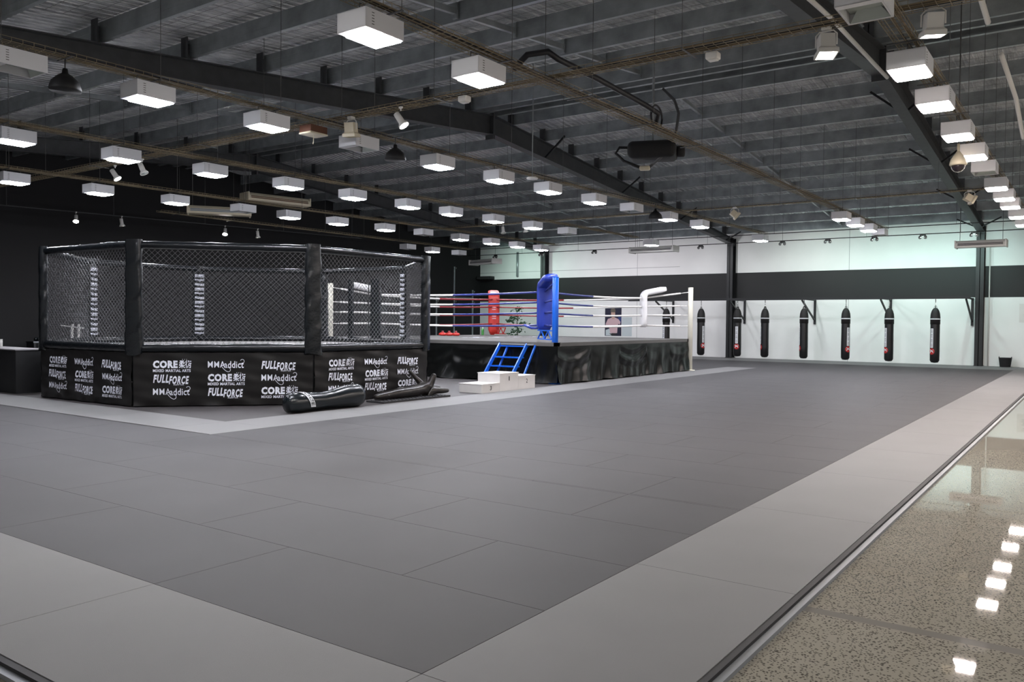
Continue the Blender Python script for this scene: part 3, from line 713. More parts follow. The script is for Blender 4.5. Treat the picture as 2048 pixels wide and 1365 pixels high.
def wrk(u, z, seed):
    return .012*sin(7*u+seed+3*z)*sin(9*z+seed*2+u*2)+.004*sin(31*z+5*u+seed)+(.022*sin(u*9+seed)*max(0, .12-z)/.12)
SKB = 'skirt_panel'
for i in range(8):
    a, b = cage_v[i], cage_v[(i+1) % 8]; d = (b-a); L_ = d.length; d.normalize(); nrm = Vector((d.y, -d.x, 0))
    if nrm.dot(a-cc) < 0: nrm = -nrm
    sd = i*1.7
    def fn(u, v, t_, a=a, d=d, L_=L_, nrm=nrm, sd=sd):
        z = .02+v*(ZD-.04); return a+d*(u*L_)+nrm*(.05+wrk(u*L_, z, sd)-(.004 if t_ == 0 else 0))+Vector((0, 0, z))
    mb = MB(CORG); mb.sheet(fn, 60, 24, .004)
    # top hem seam
    sk = mb.build('skirt_panel', 'vinyl_skirt', cage)
    if i in (0, 1, 2, 7):
        flip = d.dot(rt) < 0
        order = ['CMF', 'FCM', 'MFC']
        for r_ in range(3):
            for c_ in range(3):
                vs, fs = LOG[order[r_][c_]]
                u0 = (.105+.30*c_)*L_; z0 = .62-.245*r_; kk = L_/3.13
                mb = MB(CORG)
                mb.add([a+d*(u0+x*kk)+nrm*(.063+wrk(u0+x*kk, z0+y_, sd))+Vector((0, 0, z0+y_)) for x, y_ in vs], fs, False)
                mb.build('printed_logo', 'print_white', sk)
    # padded rails
    def rail(z, r, name):
        mb = MB(CORG); n_ = 26; pts = [a+d*(L_*k/n_)+Vector((0, 0, z))+nrm*.0 for k in range(n_+1)]
        mb.tube(pts, r, 12, rs=[r*(1+.05*sin(k*2.3+i)) for k in range(n_+1)]); mb.build(name, 'vinyl', cage)
    rail(ZL+.0, .085, 'bottom_rail_pad'); rail(ZT, .07, 'top_rail_pad')
    # chain link
    mb = MB(CORG); z0, z1 = ZL+.06, ZT-.05; H = z1-z0; st = .098; r = .0022
    k = -H
    while k < L_:
        for sgn in (1, -1):
            u0_, u1_ = max(k, 0), min(k+H, L_)
            za, zb = (z0+(u0_-k), z0+(u1_-k)) if sgn > 0 else (z1-(u0_-k), z1-(u1_-k))
            if u1_-u0_ > .02: mb.bar(a+d*u0_+Vector((0, 0, za)), a+d*u1_+Vector((0, 0, zb)), r*2, r*2, tuple(nrm))
        k += st
    mb.build('chain_link_panel', 'wire', cage)
    # post and pad
    v = a; rad = (v-cc).normalized(); tg = Vector((-rad.y, rad.x, 0))
    mb = MB(CORG); mb.tube([v+Vector((0, 0, .02)), v+Vector((0, 0, ZT+.03))], .03, 10); mb.build('post', 'steel_black', cage)
    def pf(u, vv, v=v, rad=rad, tg=tg, sd=sd):
        an = 2*pi*u; z = .95+vv*(ZT+.09-.95); wv = 1+.05*sin(z*11+sd+an*2)+.03*sin(z*23+an*3+sd); tp = 1-.12*vv
        x = .165*tp*wv*(abs(cos(an))**.7)*(1 if cos(an) > 0 else -1); y_ = .085*wv*(abs(sin(an))**.7)*(1 if sin(an) > 0 else -1)
        return v+tg*x+rad*y_+Vector((0, 0, z+.02*sin(an*2+sd)*(1 if vv < .1 else 0)))
    mb = MB(CORG); mb.grid(lambda u, vv: pf(1-u, vv), 28, 40)
    mb.add([pf(u_/28, 0) for u_ in range(28)], [tuple(range(28))]); mb.add([pf(u_/28, 1) for u_ in range(28)], [tuple(range(27, -1, -1))])
    pad = mb.build('post_pad', 'vinyl', cage)
    if i in (4, 6, 7):
        # lettering runs down the inner face of the pads
        inw = -rad; rgt = Vector((rad.y, -rad.x, 0)); rgt = Vector((0, 0, 1)).cross(rad)*1.0
        rgt = Vector((-inw.y, inw.x, 0))
        zz = ZT-.22; kq = 0
        while zz > 1.15:
            vs, fs = LOG['CMF'[kq % 3]]; mx = max(x for x, y_ in vs); sc_ = .24/mx
            mb = MB(CORG); mb.add([v+inw*.10+rgt*((x-mx/2)*sc_)+Vector((0, 0, zz+y_*sc_)) for x, y_ in vs], fs, False); mb.build('printed_logo', 'print_white', pad)
            zz -= .118; kq += 1
# gate frame in the rear right panel
a, b = cage_v[5], cage_v[4]; d = b-a
mb = MB(CORG)
for u, w_ in ((.36, .10), (.66, .28)):
    p = a+d*u; mb.bar(p+Vector((0, 0, ZD)), p+Vector((0, 0, ZT-.25)), w_, .12, (d.y, -d.x, 0))
mb.build('gate_frame', 'vinyl', cage)
mb = MB(CORG); p = a+d*.60-Vector((d.y, -d.x, 0)).normalized()*-.08; mb.bar(p+Vector((0, 0, ZD+.05)), p+Vector((0, 0, ZT-.28)), .02, .02); mb.build('gate_latch', 'chrome', cage)

# ================================================================== RING
RX0, RX1, RY0, RY1, RZ = -19.75, -11.26, 17.86, 26.0, 1.06
RO = Vector((RX1, RY0, 0))
ring = thing('boxing_ring', 'raised boxing ring with black skirts and blue, red and white ropes', 'boxing ring', tuple(RO))
mb = MB(RO); mb.box((RX0, RY0+.05, RZ-.06), (RX1-.05, RY1, RZ)); mb.build('platform', 'canvas', ring)
mb = MB(RO)
for X in (RX0+.2, -17, -14.2, RX1-.3):
    for Y in (RY0+.25, 22, RY1-.2): mb.box((X-.05, Y-.05, 0), (X+.05, Y+.05, RZ-.06))
mb.build('understructure', 'steel_black', ring)
# canvas lettering, only thin pale strokes are visible
mb = MB(RO)
random.seed(5)
for k in range(26):
    u = k/25; X = -16.9+.5*u+.15*sin(k); Y = 21.0+u*3.9; w_ = .05+.08*random.random()
    mb.add([(X, Y, RZ+.002), (X+w_*2.2, Y+.02, RZ+.002), (X+w_*2, Y+.13, RZ+.002), (X-.02, Y+.12, RZ+.002)], [(0, 1, 2, 3)])
mb.build('canvas_print', 'print_white', ring)
def drape(p, q, nrm, sd, name):
    p = Vector(p); q = Vector(q); d = q-p; L_ = d.length; d.normalize(); nrm = Vector(nrm)
    def off(u, v):        # v: 0 bottom, 1 top
        s_ = 1-v; x = u*L_; w_ = 1.7; k_ = math.floor(x/w_); t_ = 2*(x/w_-k_)-1; ph = sd+k_*1.9
        fall = min(1, s_*6)
        sw = (.013+.011*sin(k_*2.7+sd))*sin((13+3*sin(k_*1.3))*(s_+.28*t_*t_)+ph+1.2*t_)*math.exp(-((s_-.40)/.30)**2)*fall
        vert = (.045*sin(x*6.3+1.6*sin(x*1.7+sd)+s_*1.5)+.018*sin(x*15+sd+s_*4))*s_**1.3
        pin = -.02*(1-abs(t_))*math.exp(-s_*5)
        return .055+sw+vert+pin+.06*s_**4*(1+.6*sin(x*4+sd))
    def off_old(u, v):
        s_ = 1-v; x = u*L_
        A = .06*s_**.6
        f = sin(x*4.2+sd+s_*2.2*sin(x*.8+sd))+.5*sin(x*9.5+sd*2+s_*3)
        swag = .06*sin(3.1*x+sd)*sin(pi*min(1, s_*1.1))+.05*sin(5*s_+2.2*sin(x*1.1+sd))*s_*(1-s_)*2
        return .06+A*f+swag*.8+.05*s_**3*(1+sin(x*6))
    def fn(u, v, t_): return p+d*(u*L_)+nrm*(off(u, v)-(.004 if t_ == 0 else 0))+Vector((0, 0, .01+v*(RZ-.09)+.03*(1-v)*sin(u*L_*2.3+sd)**2))
    mb = MB(RO); mb.sheet(fn, 230, 40, .004); return mb.build(name, 'ring_skirt', ring)
drape((RX0, RY0, 0), (RX1+.07, RY0, 0), (0, -1, 0), .7, 'skirt'); drape((RX1, RY0-.07, 0), (RX1, RY1, 0), (1, 0, 0), 2.1, 'skirt')
drape((RX1, RY1, 0), (RX0, RY1, 0), (0, 1, 0), 1.3, 'skirt'); drape((RX0, RY1, 0), (RX0, RY0, 0), (-1, 0, 0), 3.3, 'skirt')
mb = MB(RO); e = .055
mb.box((RX0-e, RY0-e, RZ-.09), (RX1+e, RY0+.06, RZ+.004)); mb.box((RX1-.06, RY0-e, RZ-.09), (RX1+e, RY1+e, RZ+.004)); mb.box((RX0-e, RY1-.06, RZ-.09), (RX1+e, RY1+e, RZ+.004)); mb.box((RX0-e, RY0-e, RZ-.09), (RX0+.06, RY1+e, RZ+.004))
mb.build('apron_edge', 'canvas', ring)
posts = {'blue': (-11.40, 18.0, 'blue_metal'), 'white': (-11.18, 26.1, 'white_post'), 'near': (-19.78, 18.0, 'white_post'), 'red': (-19.45, 26.1, 'red_vinyl')}
PH = {'blue': 2.74, 'white': 2.77, 'near': 2.74, 'red': 2.70}
for k, (X, Y, m_) in posts.items():
    mb = MB(RO); mb.lathe([(.082, 0.0), (.082, PH[k]-.01), (.075, PH[k])], 20, (X, Y, 0)); mb.lathe([(.17, 0), (.17, .02), (.02, .03)], 20, (X, Y, 0)); po = mb.build('corner_post', m_, ring)
    mb = MB(RO); mb.lathe([(.086, PH[k]-.01), (.086, PH[k]+.006), (.07, PH[k]+.012)], 20, (X, Y, 0)); mb.build('cap', m_, po)
ix0, ix1, iy0, iy1 = -18.85, -12.4, 19.02, 25.05
cor = {'blue': (ix1, iy0), 'white': (ix1, iy1), 'near': (ix0, iy0), 'red': (-18.6, iy1)}
RZS = [1.50, 1.84, 2.13, 2.41]
def rope(c1, c2, m1, m2, split):
    a = cor[c1]; b = cor[c2]
    for j, z in enumerate(RZS):
        mb = MB(RO); A = Vector((*a, z)); B = Vector((*b, z)); sp_ = split+(.025 if j == 2 else 0)
        pts = [A.lerp(B, k/16)+Vector((0, 0, -.05*sin(pi*k/16))) for k in range(17)]
        r = .03 if j == 3 else .026
        cut = int(round(sp_*16))
        mb.cur = 0; mb.tube(pts[:cut+1], r, 8); mb.cur = 1; mb.tube(pts[cut:], r*.99, 8)
        mb.build('rope', [m1, m2], ring)
rope('blue', 'near', 'rope_blue', 'rope_white', .5); rope('blue', 'white', 'rope_blue', 'rope_white', .44)
rope('red', 'near', 'rope_red', 'rope_white', .5); rope('red', 'white', 'rope_red', 'rope_white', .53)
padm = {'blue': 'blue_vinyl', 'white': 'white_vinyl', 'near': 'white_vinyl', 'red': 'red_vinyl'}
for k in cor:
    cx_, cy_ = cor[k]; X, Y, m_ = posts[k]; dv = Vector((X-cx_, Y-cy_, 0)); D_ = dv.length; dv.normalize(); tg = Vector((-dv.y, dv.x, 0))
    rm = {'blue': 'rope_blue', 'white': 'rope_white', 'near': 'rope_white', 'red': 'rope_red'}[k]
    for j, z in enumerate(RZS):                  # turnbuckle ties from rope corner to post
        mb = MB(RO); zz = z+(.22 if j == 3 else .03*j-.02)
        mb.tube([Vector((cx_, cy_, z)), Vector((cx_, cy_, z)).lerp(Vector((X, Y, zz)), .78)], .028, 8)
        mb.tube([Vector((cx_, cy_, z)).lerp(Vector((X, Y, zz)), .76), Vector((X, Y, zz))], .012, 8); mb.build('turnbuckle', rm, ring)
    # pad: upright cushion with its top bent back over to the post
    zb = 1.44 if k in ('white', 'near') else 1.36 if k == 'blue' else 1.12
    ztop = 2.44 if k != 'blue' else 2.46
    path = [Vector((cx_, cy_, zb+(ztop-zb)*q/8)) for q in range(9)]
    base = path[-1]; rr = .16
    for q in range(1, 6):
        an = radians(15*q); path.append(base+dv*(rr*(1-cos(an)))+Vector((0, 0, rr*sin(an))))
    e_ = path[-1]; rise = .2
    reach = .62 if k != 'blue' else .85
    path += [e_+dv*(reach*q/4)+Vector((0, 0, reach*rise*q/4)) for q in range(1, 5)]
    mb = MB(RO); n_ = len(path); secs = []
    wd, th_ = (.42, .2)
    m_sec = 20; vs = []
    for q, p in enumerate(path):
        tn = (path[min(q+1, n_-1)]-path[max(q-1, 0)]).normalized(); nn = tn.cross(tg).normalized()
        endk = .72 if q in (0, n_-1) else 1.0
        for s_ in range(m_sec):
            an = 2*pi*s_/m_sec; cx2, sx2 = cos(an), sin(an)
            vs.append(p+tg*(wd/2*endk*(abs(cx2)**.55)*(1 if cx2 > 0 else -1))+nn*(th_/2*endk*(abs(sx2)**.55)*(1 if sx2 > 0 else -1)))
    fs = [(q*m_sec+s_, q*m_sec+(s_+1) % m_sec, (q+1)*m_sec+(s_+1) % m_sec, (q+1)*m_sec+s_) for q in range(n_-1) for s_ in range(m_sec)]
    fs += [tuple(range(m_sec-1, -1, -1)), tuple((n_-1)*m_sec+s_ for s_ in range(m_sec))]
    mb.add(vs, fs, True); cp = mb.build('corner_pad', padm[k], ring)
    if k == 'red':
        nn = -dv; mb = MB(RO)
        for z in (2.12, 2.04, 1.78, 1.70, 1.44):
            p = Vector((cx_, cy_, z))+nn*.104
            for q in range(4): mb.bar(p+tg*(-.07+.04*q), p+tg*(-.05+.04*q), .004, .03)
        mb.build('printed_marks', 'print_white', cp)
    if k in ('blue', 'red'):       # lattice foot bracket
        mb = MB(RO); z0, z1 = 1.13, 1.36; A = Vector((cx_, cy_, 0))-Vector((rt.x, rt.y, 0)).normalized()*.17; B = Vector((X, Y, 0)) if k == 'blue' else A-dv*.02+tg*.55
        if k == 'red': A = Vector((cx_, cy_, 0)); B = A+Vector((.62, -.1, 0))
        for z in (z0, z1): mb.bar(A+Vector((0, 0, z)), B+Vector((0, 0, z)), .04, .03)
        for q in range(5): 
            za, zb_ = (z0, z1) if q % 2 == 0 else (z1, z0)
            mb.bar(A.lerp(B, q/5)+Vector((0, 0, za)), A.lerp(B, (q+1)/5)+Vector((0, 0, zb_)), .03, .025)
        mb.build('bracket', 'blue_metal' if k == 'blue' else 'logo_red', ring)
# blue corner stool arm
mb = MB(RO); mb.tube([(-12.35, 19.05, 1.42), (-12.75, 18.9, 1.42), (-12.95, 18.85, 1.50)], .035, 8); mb.build('padded_arm', 'blue_vinyl', ring)
# things left on the ring
root = thing('training_mitts', 'red training mitts lying on the ring canvas at the left', 'mitts', (-20.55+1.0, 24.2, RZ))
root.location = (-19.3, 22.9, RZ)
for k in range(3):
    mb = MB(); mb.lathe([(.08, .0), (.13, .02), (.14, .06), (.11, .10), (.04, .12)], 14, (.26*k, .06*k, 0), sx=1.2, sy=.8); mb.build('mitt', 'red_vinyl', root)
    mb = MB(); mb.rbox((.26*k, .06*k, .13), (.06, .1, .09), .02); mb.build('strap', 'rope_red', root)
root = thing('drink_bottle', 'green drink bottle standing on the ring left of the red corner', 'bottle', (-19.35, 25.35, RZ))
mb = MB(); mb.lathe([(.045, 0), (.05, .01), (.05, .2), (.035, .25)], 14); mb.build('body', 'green', root)
mb = MB(); mb.lathe([(.03, .25), (.03, .28), (.012, .3), (.012, .33)], 12); mb.build('cap', 'white_plastic', root)
# blue steps
SO = Vector((-12.6, 17.4, 0))
steps = thing('ring_steps', 'blue metal ladder steps leaning on the ring behind the podium', 'steps', (SO.x+.06, SO.y-.11, SO.z))
for sx_ in (-12.98, -12.12):
    mb = MB(SO); mb.bar((sx_, 16.95, .02), (sx_, 17.80, 1.0), .035, .10, (0, 1, 0)); mb.build('side_rail', 'blue_metal', steps)
    mb = MB(SO); mb.bar((sx_+.22, 17.2, .02), (sx_+.22, 17.86, .98), .03, .05, (0, 1, 0)); mb.build('rear_rail', 'blue_metal', steps)
for t_ in (.22, .45, .68, .97):
    mb = MB(SO); y_, z_ = 16.95+.85*t_, .98*t_; mb.box((-12.98, y_-.03, z_-.015), (-12.12, y_+.14, z_+.015)); mb.build('tread', 'blue_metal', steps)
mb = MB(SO); mb.box((-12.98, 17.76, .985), (-11.92, 17.90, 1.01)); mb.build('top_plate', 'edge_metal', steps)

# ================================================================== PODIUM
PO = Vector((-11.4, 15.5, 0))
pod = thing('podium', 'white three-step winners podium numbered 3, 1 and 2', 'podium', tuple(PO))
px0, px1 = -11.72, -11.09
for (y0, y1, h, num, nm) in ((14.50, 15.18, .20, '3', 'step_block'), (15.18, 15.92, .41, '1', 'step_block'), (15.92, 16.62, .32, '2', 'step_block')):
    mb = MB(PO); mb.box((px0, y0+.002, 0), (px1, y1-.002, h-.012)); bl = mb.build(nm, 'white_paint', pod)
    mb = MB(PO); mb.box((px0-.012, y0-.008, h-.012), (px1+.012, y1+.006, h)); mb.build('top_board', 'white_paint', bl)
    vs, fs = fit2d(text2d(num, 1, .012), -.02 if num == '1' else -.03, -.05, .035 if num == '1' else .062, .10)
    mb = MB(PO); yc = (y0+y1)/2; zc = h-.13 if h > .25 else h-.10; 
    mb.add([(px1+.003, yc+x, zc+y_) for x, y_ in vs], fs, False); mb.build('number', 'ink', bl)

# ================================================================== FLOOR BAG AND DUMMY
BO = Vector((-11.2, 10.0, 0))
bag = thing('heavy_bag', 'black leather heavy bag lying on the floor before the cage', 'punching bag', tuple(BO))
pth = [(-11.20, 9.20, .17), (-11.19, 9.23, .17), (-11.18, 9.45, .175), (-11.2, 9.75, .17), (-11.21, 9.98, .165), (-11.2, 10.2, .175), (-11.18, 10.5, .205), (-11.16, 10.78, .215), (-11.15, 10.86, .215), (-11.15, 10.88, .215)]
rs_ = [.10, .155, .172, .165, .155, .165, .20, .213, .185, .11]
mb = MB(BO); mb.tube([Vector(p) for p in pth], .17, 28, rs=rs_); mb.build('body', 'leather', bag)
# white lettered strip wrapped round the bag
def wrap(x, s_):      # x along arc, s_ along bag
    an = radians(62)-x/.17; y_ = 9.52+s_+.45*(x-.08); return Vector((-11.185+.181*cos(an)*1.0, y_, .172+.181*sin(an)))
mb = MB(BO); mb.grid(lambda u, v: wrap(u*.36-.10, v*.105), 20, 2); mb.build('name_strip', 'reflect', bag)
vs, fs = fit2d(text2d('BOGE', 1, .01), -.08, .018, .31, .07)
mb = MB(BO); 
def wrap2(x, s_):
    p = wrap(x, .105-s_); c = Vector((-11.185, p.y, .172)); return p+(p-c).normalized()*.008
mb.add([wrap2(x, y_) for x, y_ in vs], fs, False); mb.build('strip_lettering', 'ink', bag)

mato = Vector((-11.45, 12.4, 0))
mb = MB(mato); 
mb.box((-11.62, 11.5, .0), (-11.15, 13.5, .03))
for k in range(19):
    for j in range(4): mb.lathe([(.012, .03), (.008, .04)], 6, (-11.2-.12*j, 11.58+k*.1, 0))
o = mb.build('studded_mat', 'rubber'); o.location = mato; tag(o, 'narrow black studded rubber mat under the brown dummy', 'mat')
# grappling dummy with skin modifier
def skin(name, chain_v, edges, rad, m_, parent, root_i=0, lv=2):
    me = bpy.data.meshes.new(name); me.from_pydata(chain_v, edges, []); me.materials.append(M[m_])
    o = bpy.data.objects.new(name, me); COL.objects.link(o); o.parent = parent
    sk_ = o.modifiers.new('skin', 'SKIN'); sk_.use_smooth_shade = True
    o.data.skin_vertices[0] if o.data.skin_vertices else None
    for i, r in enumerate(rad): 
        sv = o.data.skin_vertices[0].data[i]; sv.radius = (r, r); sv.use_root = (i == root_i)
    ss = o.modifiers.new('sub', 'SUBSURF'); ss.levels = lv; ss.render_levels = lv
    return o
DO = Vector((-11.45, 12.6, .03))
dummy = thing('grappling_dummy', 'brown leather grappling dummy lying beside the cage, arms raised', 'training dummy', tuple(DO))
V_ = [(-.05, .25, .12), (-.02, -.05, .115), (0, -.35, .11), (0, -.65, .09), (0, -.92, .075), (0, -1.05, .07),
      (-.08, .5, .14), (-.12, .72, .13), (-.14, .95, .12), (-.15, 1.08, .12),
      (-.22, .55, .24), (-.30, .42, .40), (-.34, .30, .52), (-.02, .62, .22), (.02, .66, .36), (.03, .70, .46),
      (.1, .62, .10), (.14, .85, .09), (.15, 1.02, .09)]
E_ = [(0, 1), (1, 2), (2, 3), (3, 4), (4, 5), (0, 6), (6, 7), (7, 8), (8, 9), (6, 10), (10, 11), (11, 12), (6, 13), (13, 14), (14, 15), (6, 16), (16, 17), (17, 18)]
Rr = [.12, .115, .11, .085, .07, .05, .13, .10, .085, .06, .07, .045, .035, .08, .075, .055, .075, .065, .05]
skin('body', V_, E_, Rr, 'brown_leather', dummy)
mb = MB(); mb.lathe([(.013, 0), (.013, .006)], 8, (.10, -.75, .10), Matrix.Rotation(radians(80), 4, 'Y')); mb.build('rivet', 'chrome', dummy)

# ================================================================== HANGING BAGS
RLY = 35.4
mb = MB((0, RLY, 2.6)); mb.box((-18.3, RLY-.05, 2.60), (-3.98, RLY+.05, 2.69)); 
rail_ = thing('bag_rail', 'long black steel beam along the far wall carrying the hanging bags', 'beam', (-11, RLY, 2.6))
mb = MB((-11, RLY, 2.6)); mb.box((-18.3, RLY-.05, 2.61), (-3.98, RLY+.05, 2.70)); mb.box((-18.3, RLY-.07, 2.60), (-3.98, RLY+.07, 2.615)); mb.build('beam', 'steel_black', rail_)
for X in (-16.9, -13.35, -10.2, -7.12, -4.12):
    mb = MB((-11, RLY, 2.6)); mb.bar((X, RLY, 2.64), (X, YB-.03, 2.64), .06, .06); mb.bar((X, RLY, 2.60), (X, YB-.05, 1.75), .06, .06); mb.bar((X, YB-.035, 2.68), (X, YB-.035, 1.58), .09, .06, (0, 1, 0)); mb.build('wall_bracket', 'steel_black', rail_)
def make_bag():
    root = thing('hanging_bag', 'x', 'punching bag')
    H0, H1 = .14, 2.02; r = .165
    mb = MB(); mb.lathe([(.03, H0), (.12, H0+.015), (r, H0+.09), (r+.006, .6), (r, 1.2), (r, 1.70), (r-.005, 1.78)], 26); mb.build('body', 'bag_black', root)
    mb = MB(); mb.lathe([(r+.012, 1.62), (r+.012, 1.88), (.165, 2.02), (.135, 2.13), (.10, 2.2), (.05, 2.25)], 22); 
    cv = mb.build('top_cover', 'bag_cover', root)
    mb = MB(); mb.lathe([(r+.016, 1.80), (r+.016, 1.845)], 24); mb.build('reflective_band', 'reflect', cv)
    mb = MB()
    for k in range(4):
        a = pi/4+k*pi/2; mb.bar((r*.98*cos(a), r*.98*sin(a), 1.95), (.03*cos(a), .03*sin(a), 2.33), .03, .008)
    mb.build('strap', 'bag_cover', root)
    mb = MB(); mb.tube([(0, 0, 2.28), (0, 0, 2.6)], .012, 8); 
    for k in range(5): mb.lathe([(.018, -.012), (.022, 0), (.018, .012)], 8, (0, 0, 2.32+k*.055))
    mb.build('chain', 'chrome', root)
    rr = r+.009
    def wr(x, z): a = -pi/2+x/rr; return Vector((rr*cos(a), rr*sin(a), z))
    mb = MB(); mb.grid(lambda u, v: wr(-.06+u*.12, .72+v*.74), 8, 2); st = mb.build('name_strip', 'reflect', root)
    mb = MB(); random.seed(11)
    for k in range(15):
        z = .76+k*.046; 
        if k % 4 == 3: continue
        mb.grid(lambda u, v: wr(-.035+u*.07, z+v*.013)*Vector((1.012, 1.012, 1)) if False else Vector((wr(-.035+u*.07, 0).x*1.012, wr(-.035+u*.07, 0).y*1.012, z+v*.013)), 3, 1)
    mb.build('strip_lettering', 'ink', st)
    mb = MB(); 
    def disc(cx, cz, R2): 
        pts = [wr(cx+R2*cos(2*pi*k/24), cz+R2*sin(2*pi*k/24)) for k in range(24)]
        ctr = wr(cx, cz); mb.add([ctr]+pts, [(0, k+1, (k+1) % 24+1) for k in range(24)], True)
    mb.grid(lambda u, v: (lambda x, zz: wr(x*1.0, .58+zz))(.12*(2*u-1)*sqrt(max(0, 1-(2*v-1)**2)), .125*(2*v-1)), 12, 14)
    lg = mb.build('round_logo', 'logo_red', root)
    vs, fs = fit2d(text2d('K', 1, .05), -.075, -.07, .15, .14)
    mb = MB(); 
    mb.add([Vector((wr(y_, 0).x*1.03, wr(y_, 0).y*1.03, .58-x)) for x, y_ in vs], fs, False); mb.build('letter', 'reflect', lg)
    return root
bagp = None
bags = [(-14.65, 40, 'leftmost bag seen clear, black plain front, hanging just right of the ring post'),
        (-12.96, -12, 'black hanging bag with white strip facing forward, before the middle column'),
        (-11.75, -78, 'black hanging bag first right of the middle column, strip at its left edge'),
        (-10.10, -80, 'black hanging bag beside the second bracket, strip turned left'),
        (-8.43, 38, 'black hanging bag in the middle of the right bay, strip turned right'),
        (-6.79, -48, 'black hanging bag beside the third bracket, strip at its left'),
        (-5.15, -40, 'rightmost black hanging bag with red round logo, left of the right column'),
        (-16.35, -45, 'black hanging bag seen through the ring ropes between white pad and post')]
for X, a, lb_ in bags:
    # the strip faces -Y locally; the camera sees the bags from the front right
    yawc = atan2(X, RLY)      # direction to camera
    rz_ = -yawc*0+radians(a)+atan2(-X, RLY)*-0
    rz_ = math.atan2(X, RLY)*-1
    rz_ = radians(a)+math.atan2(-X, RLY)
    if bagp is None:
        bagp = make_bag(); bagp.location = (X, RLY, 0); bagp.rotation_euler = (0, 0, rz_); bagp['label'] = lb_; bagp['group'] = 'bags hanging along the far wall'
    else: dup(bagp, (X, RLY, 0), rz_, lb_)
# bucket
root = thing('rubber_bucket', 'black rubber bucket on the floor by the far wall', 'bucket', (-2.93, 37.0, 0))
mb = MB(); mb.lathe([(.17, 0), (.18, .01), (.225, .34), (.235, .35), (.225, .36), (.21, .34), (.17, .03), (.02, .02)], 24); mb.build('tub', 'rubber', root)
for s_ in (-1, 1): mb = MB(); mb.tube([(s_*.20, -.06, .35), (s_*.21, -.05, .39), (s_*.21, .05, .39), (s_*.20, .06, .35)], .012, 6); mb.build('handle', 'rubber', root)
# notice sheets
root = thing('wall_notice', 'pale paper notice with lines of print on the wall, above right of the bucket', 'notice', (-2.35, YB-.004, 1.72))
MB().box((-.18, -.004, 0), (.45, .004, .72)).build('sheet', 'white_paint', root)
mb = MB()
for k, z in enumerate((.63, .56, .42, .36, .29, .22)): mb.box((-.02+(.04 if k in (1, 3) else 0), -.0065, z), (.38, -.0045, z+.014))
mb.build('print_lines', mat('print_grey', (.25, .26, .28), .7), root)
# conduits on far wall
mb = MB(); mb.tube([(-3.55, YB-.03, .0), (-3.55, YB-.03, 4.8)], .025, 8); tag(mb.build('wall_conduit', 'white_plastic'), 'thin white conduit running down the wall beside the right column', 'conduit')
mb = MB(); mb.tube([(-26.15, YB-.04, 4.05), (-26.15, YB-.04, 5.4)], .07, 10); tag(mb.build('wall_pipe', 'galv'), 'grey vertical pipe high on the far wall behind the corner air conditioner', 'pipe')
# poster
root = thing('poster', 'tall poster of a person in a pink shirt on the far wall', 'poster', (-20.2, YB-.01, .9))
MB().box((-.47, 0, 0), (.47, .008, 1.5)).build('sheet', 'poster_dark', root)
def flat(name, pts, m_, k):
    mb = MB(); n_ = len(pts); y_ = -.0025*k
    mb.add([(x, y_, z) for x, z in pts]+[(x, y_+.002, z) for x, z in pts], [tuple(range(n_)), tuple(range(2*n_-1, n_-1, -1))]); mb.build(name, m_, root)
flat('print_backdrop', [(.28, .75), (.46, .65), (.46, 1.05), (.30, 1.05)], 'poster_blue', 1)
flat('print_legs', [(-.42, .02), (-.1, .02), (-.05, .3), (-.22, .36), (-.42, .3)], 'pale_panel', 1)
flat('print_shirt', [(-.16, .14), (.24, .14), (.26, .5), (.30, .62), (.40, .58), (.42, .72), (.30, .86), (.12, .93), (-.08, .93), (-.30, .86), (-.42, .62), (-.44, .42), (-.32, .42), (-.25, .52), (-.2, .35)], 'pink', 2)
flat('print_neck', [(-.07, .85), (.08, .85), (.1, 1.05), (-.09, 1.05)], 'skin', 3)
flat('print_face', [(.0+.12*cos(radians(a)), 1.13+.17*sin(radians(a))) for a in range(0, 360, 24)], 'skin', 4)
flat('print_hair', [(-.13, 1.2), (.13, 1.2), (.14, 1.32), (.06, 1.42), (-.06, 1.42), (-.14, 1.33)], 'hair', 5)
flat('print_belt', [(-.22, .12), (-.05, .02), (.24, .08), (.24, .15), (0, .12)], 'ink', 5)
root = thing('wall_panel', 'pale grey-green panel on the wall right of the poster', 'panel', (-19.42, YB-.012, .9)); MB().box((-.28, 0, 0), (.28, .01, .95)).build('board', 'pale_panel', root)
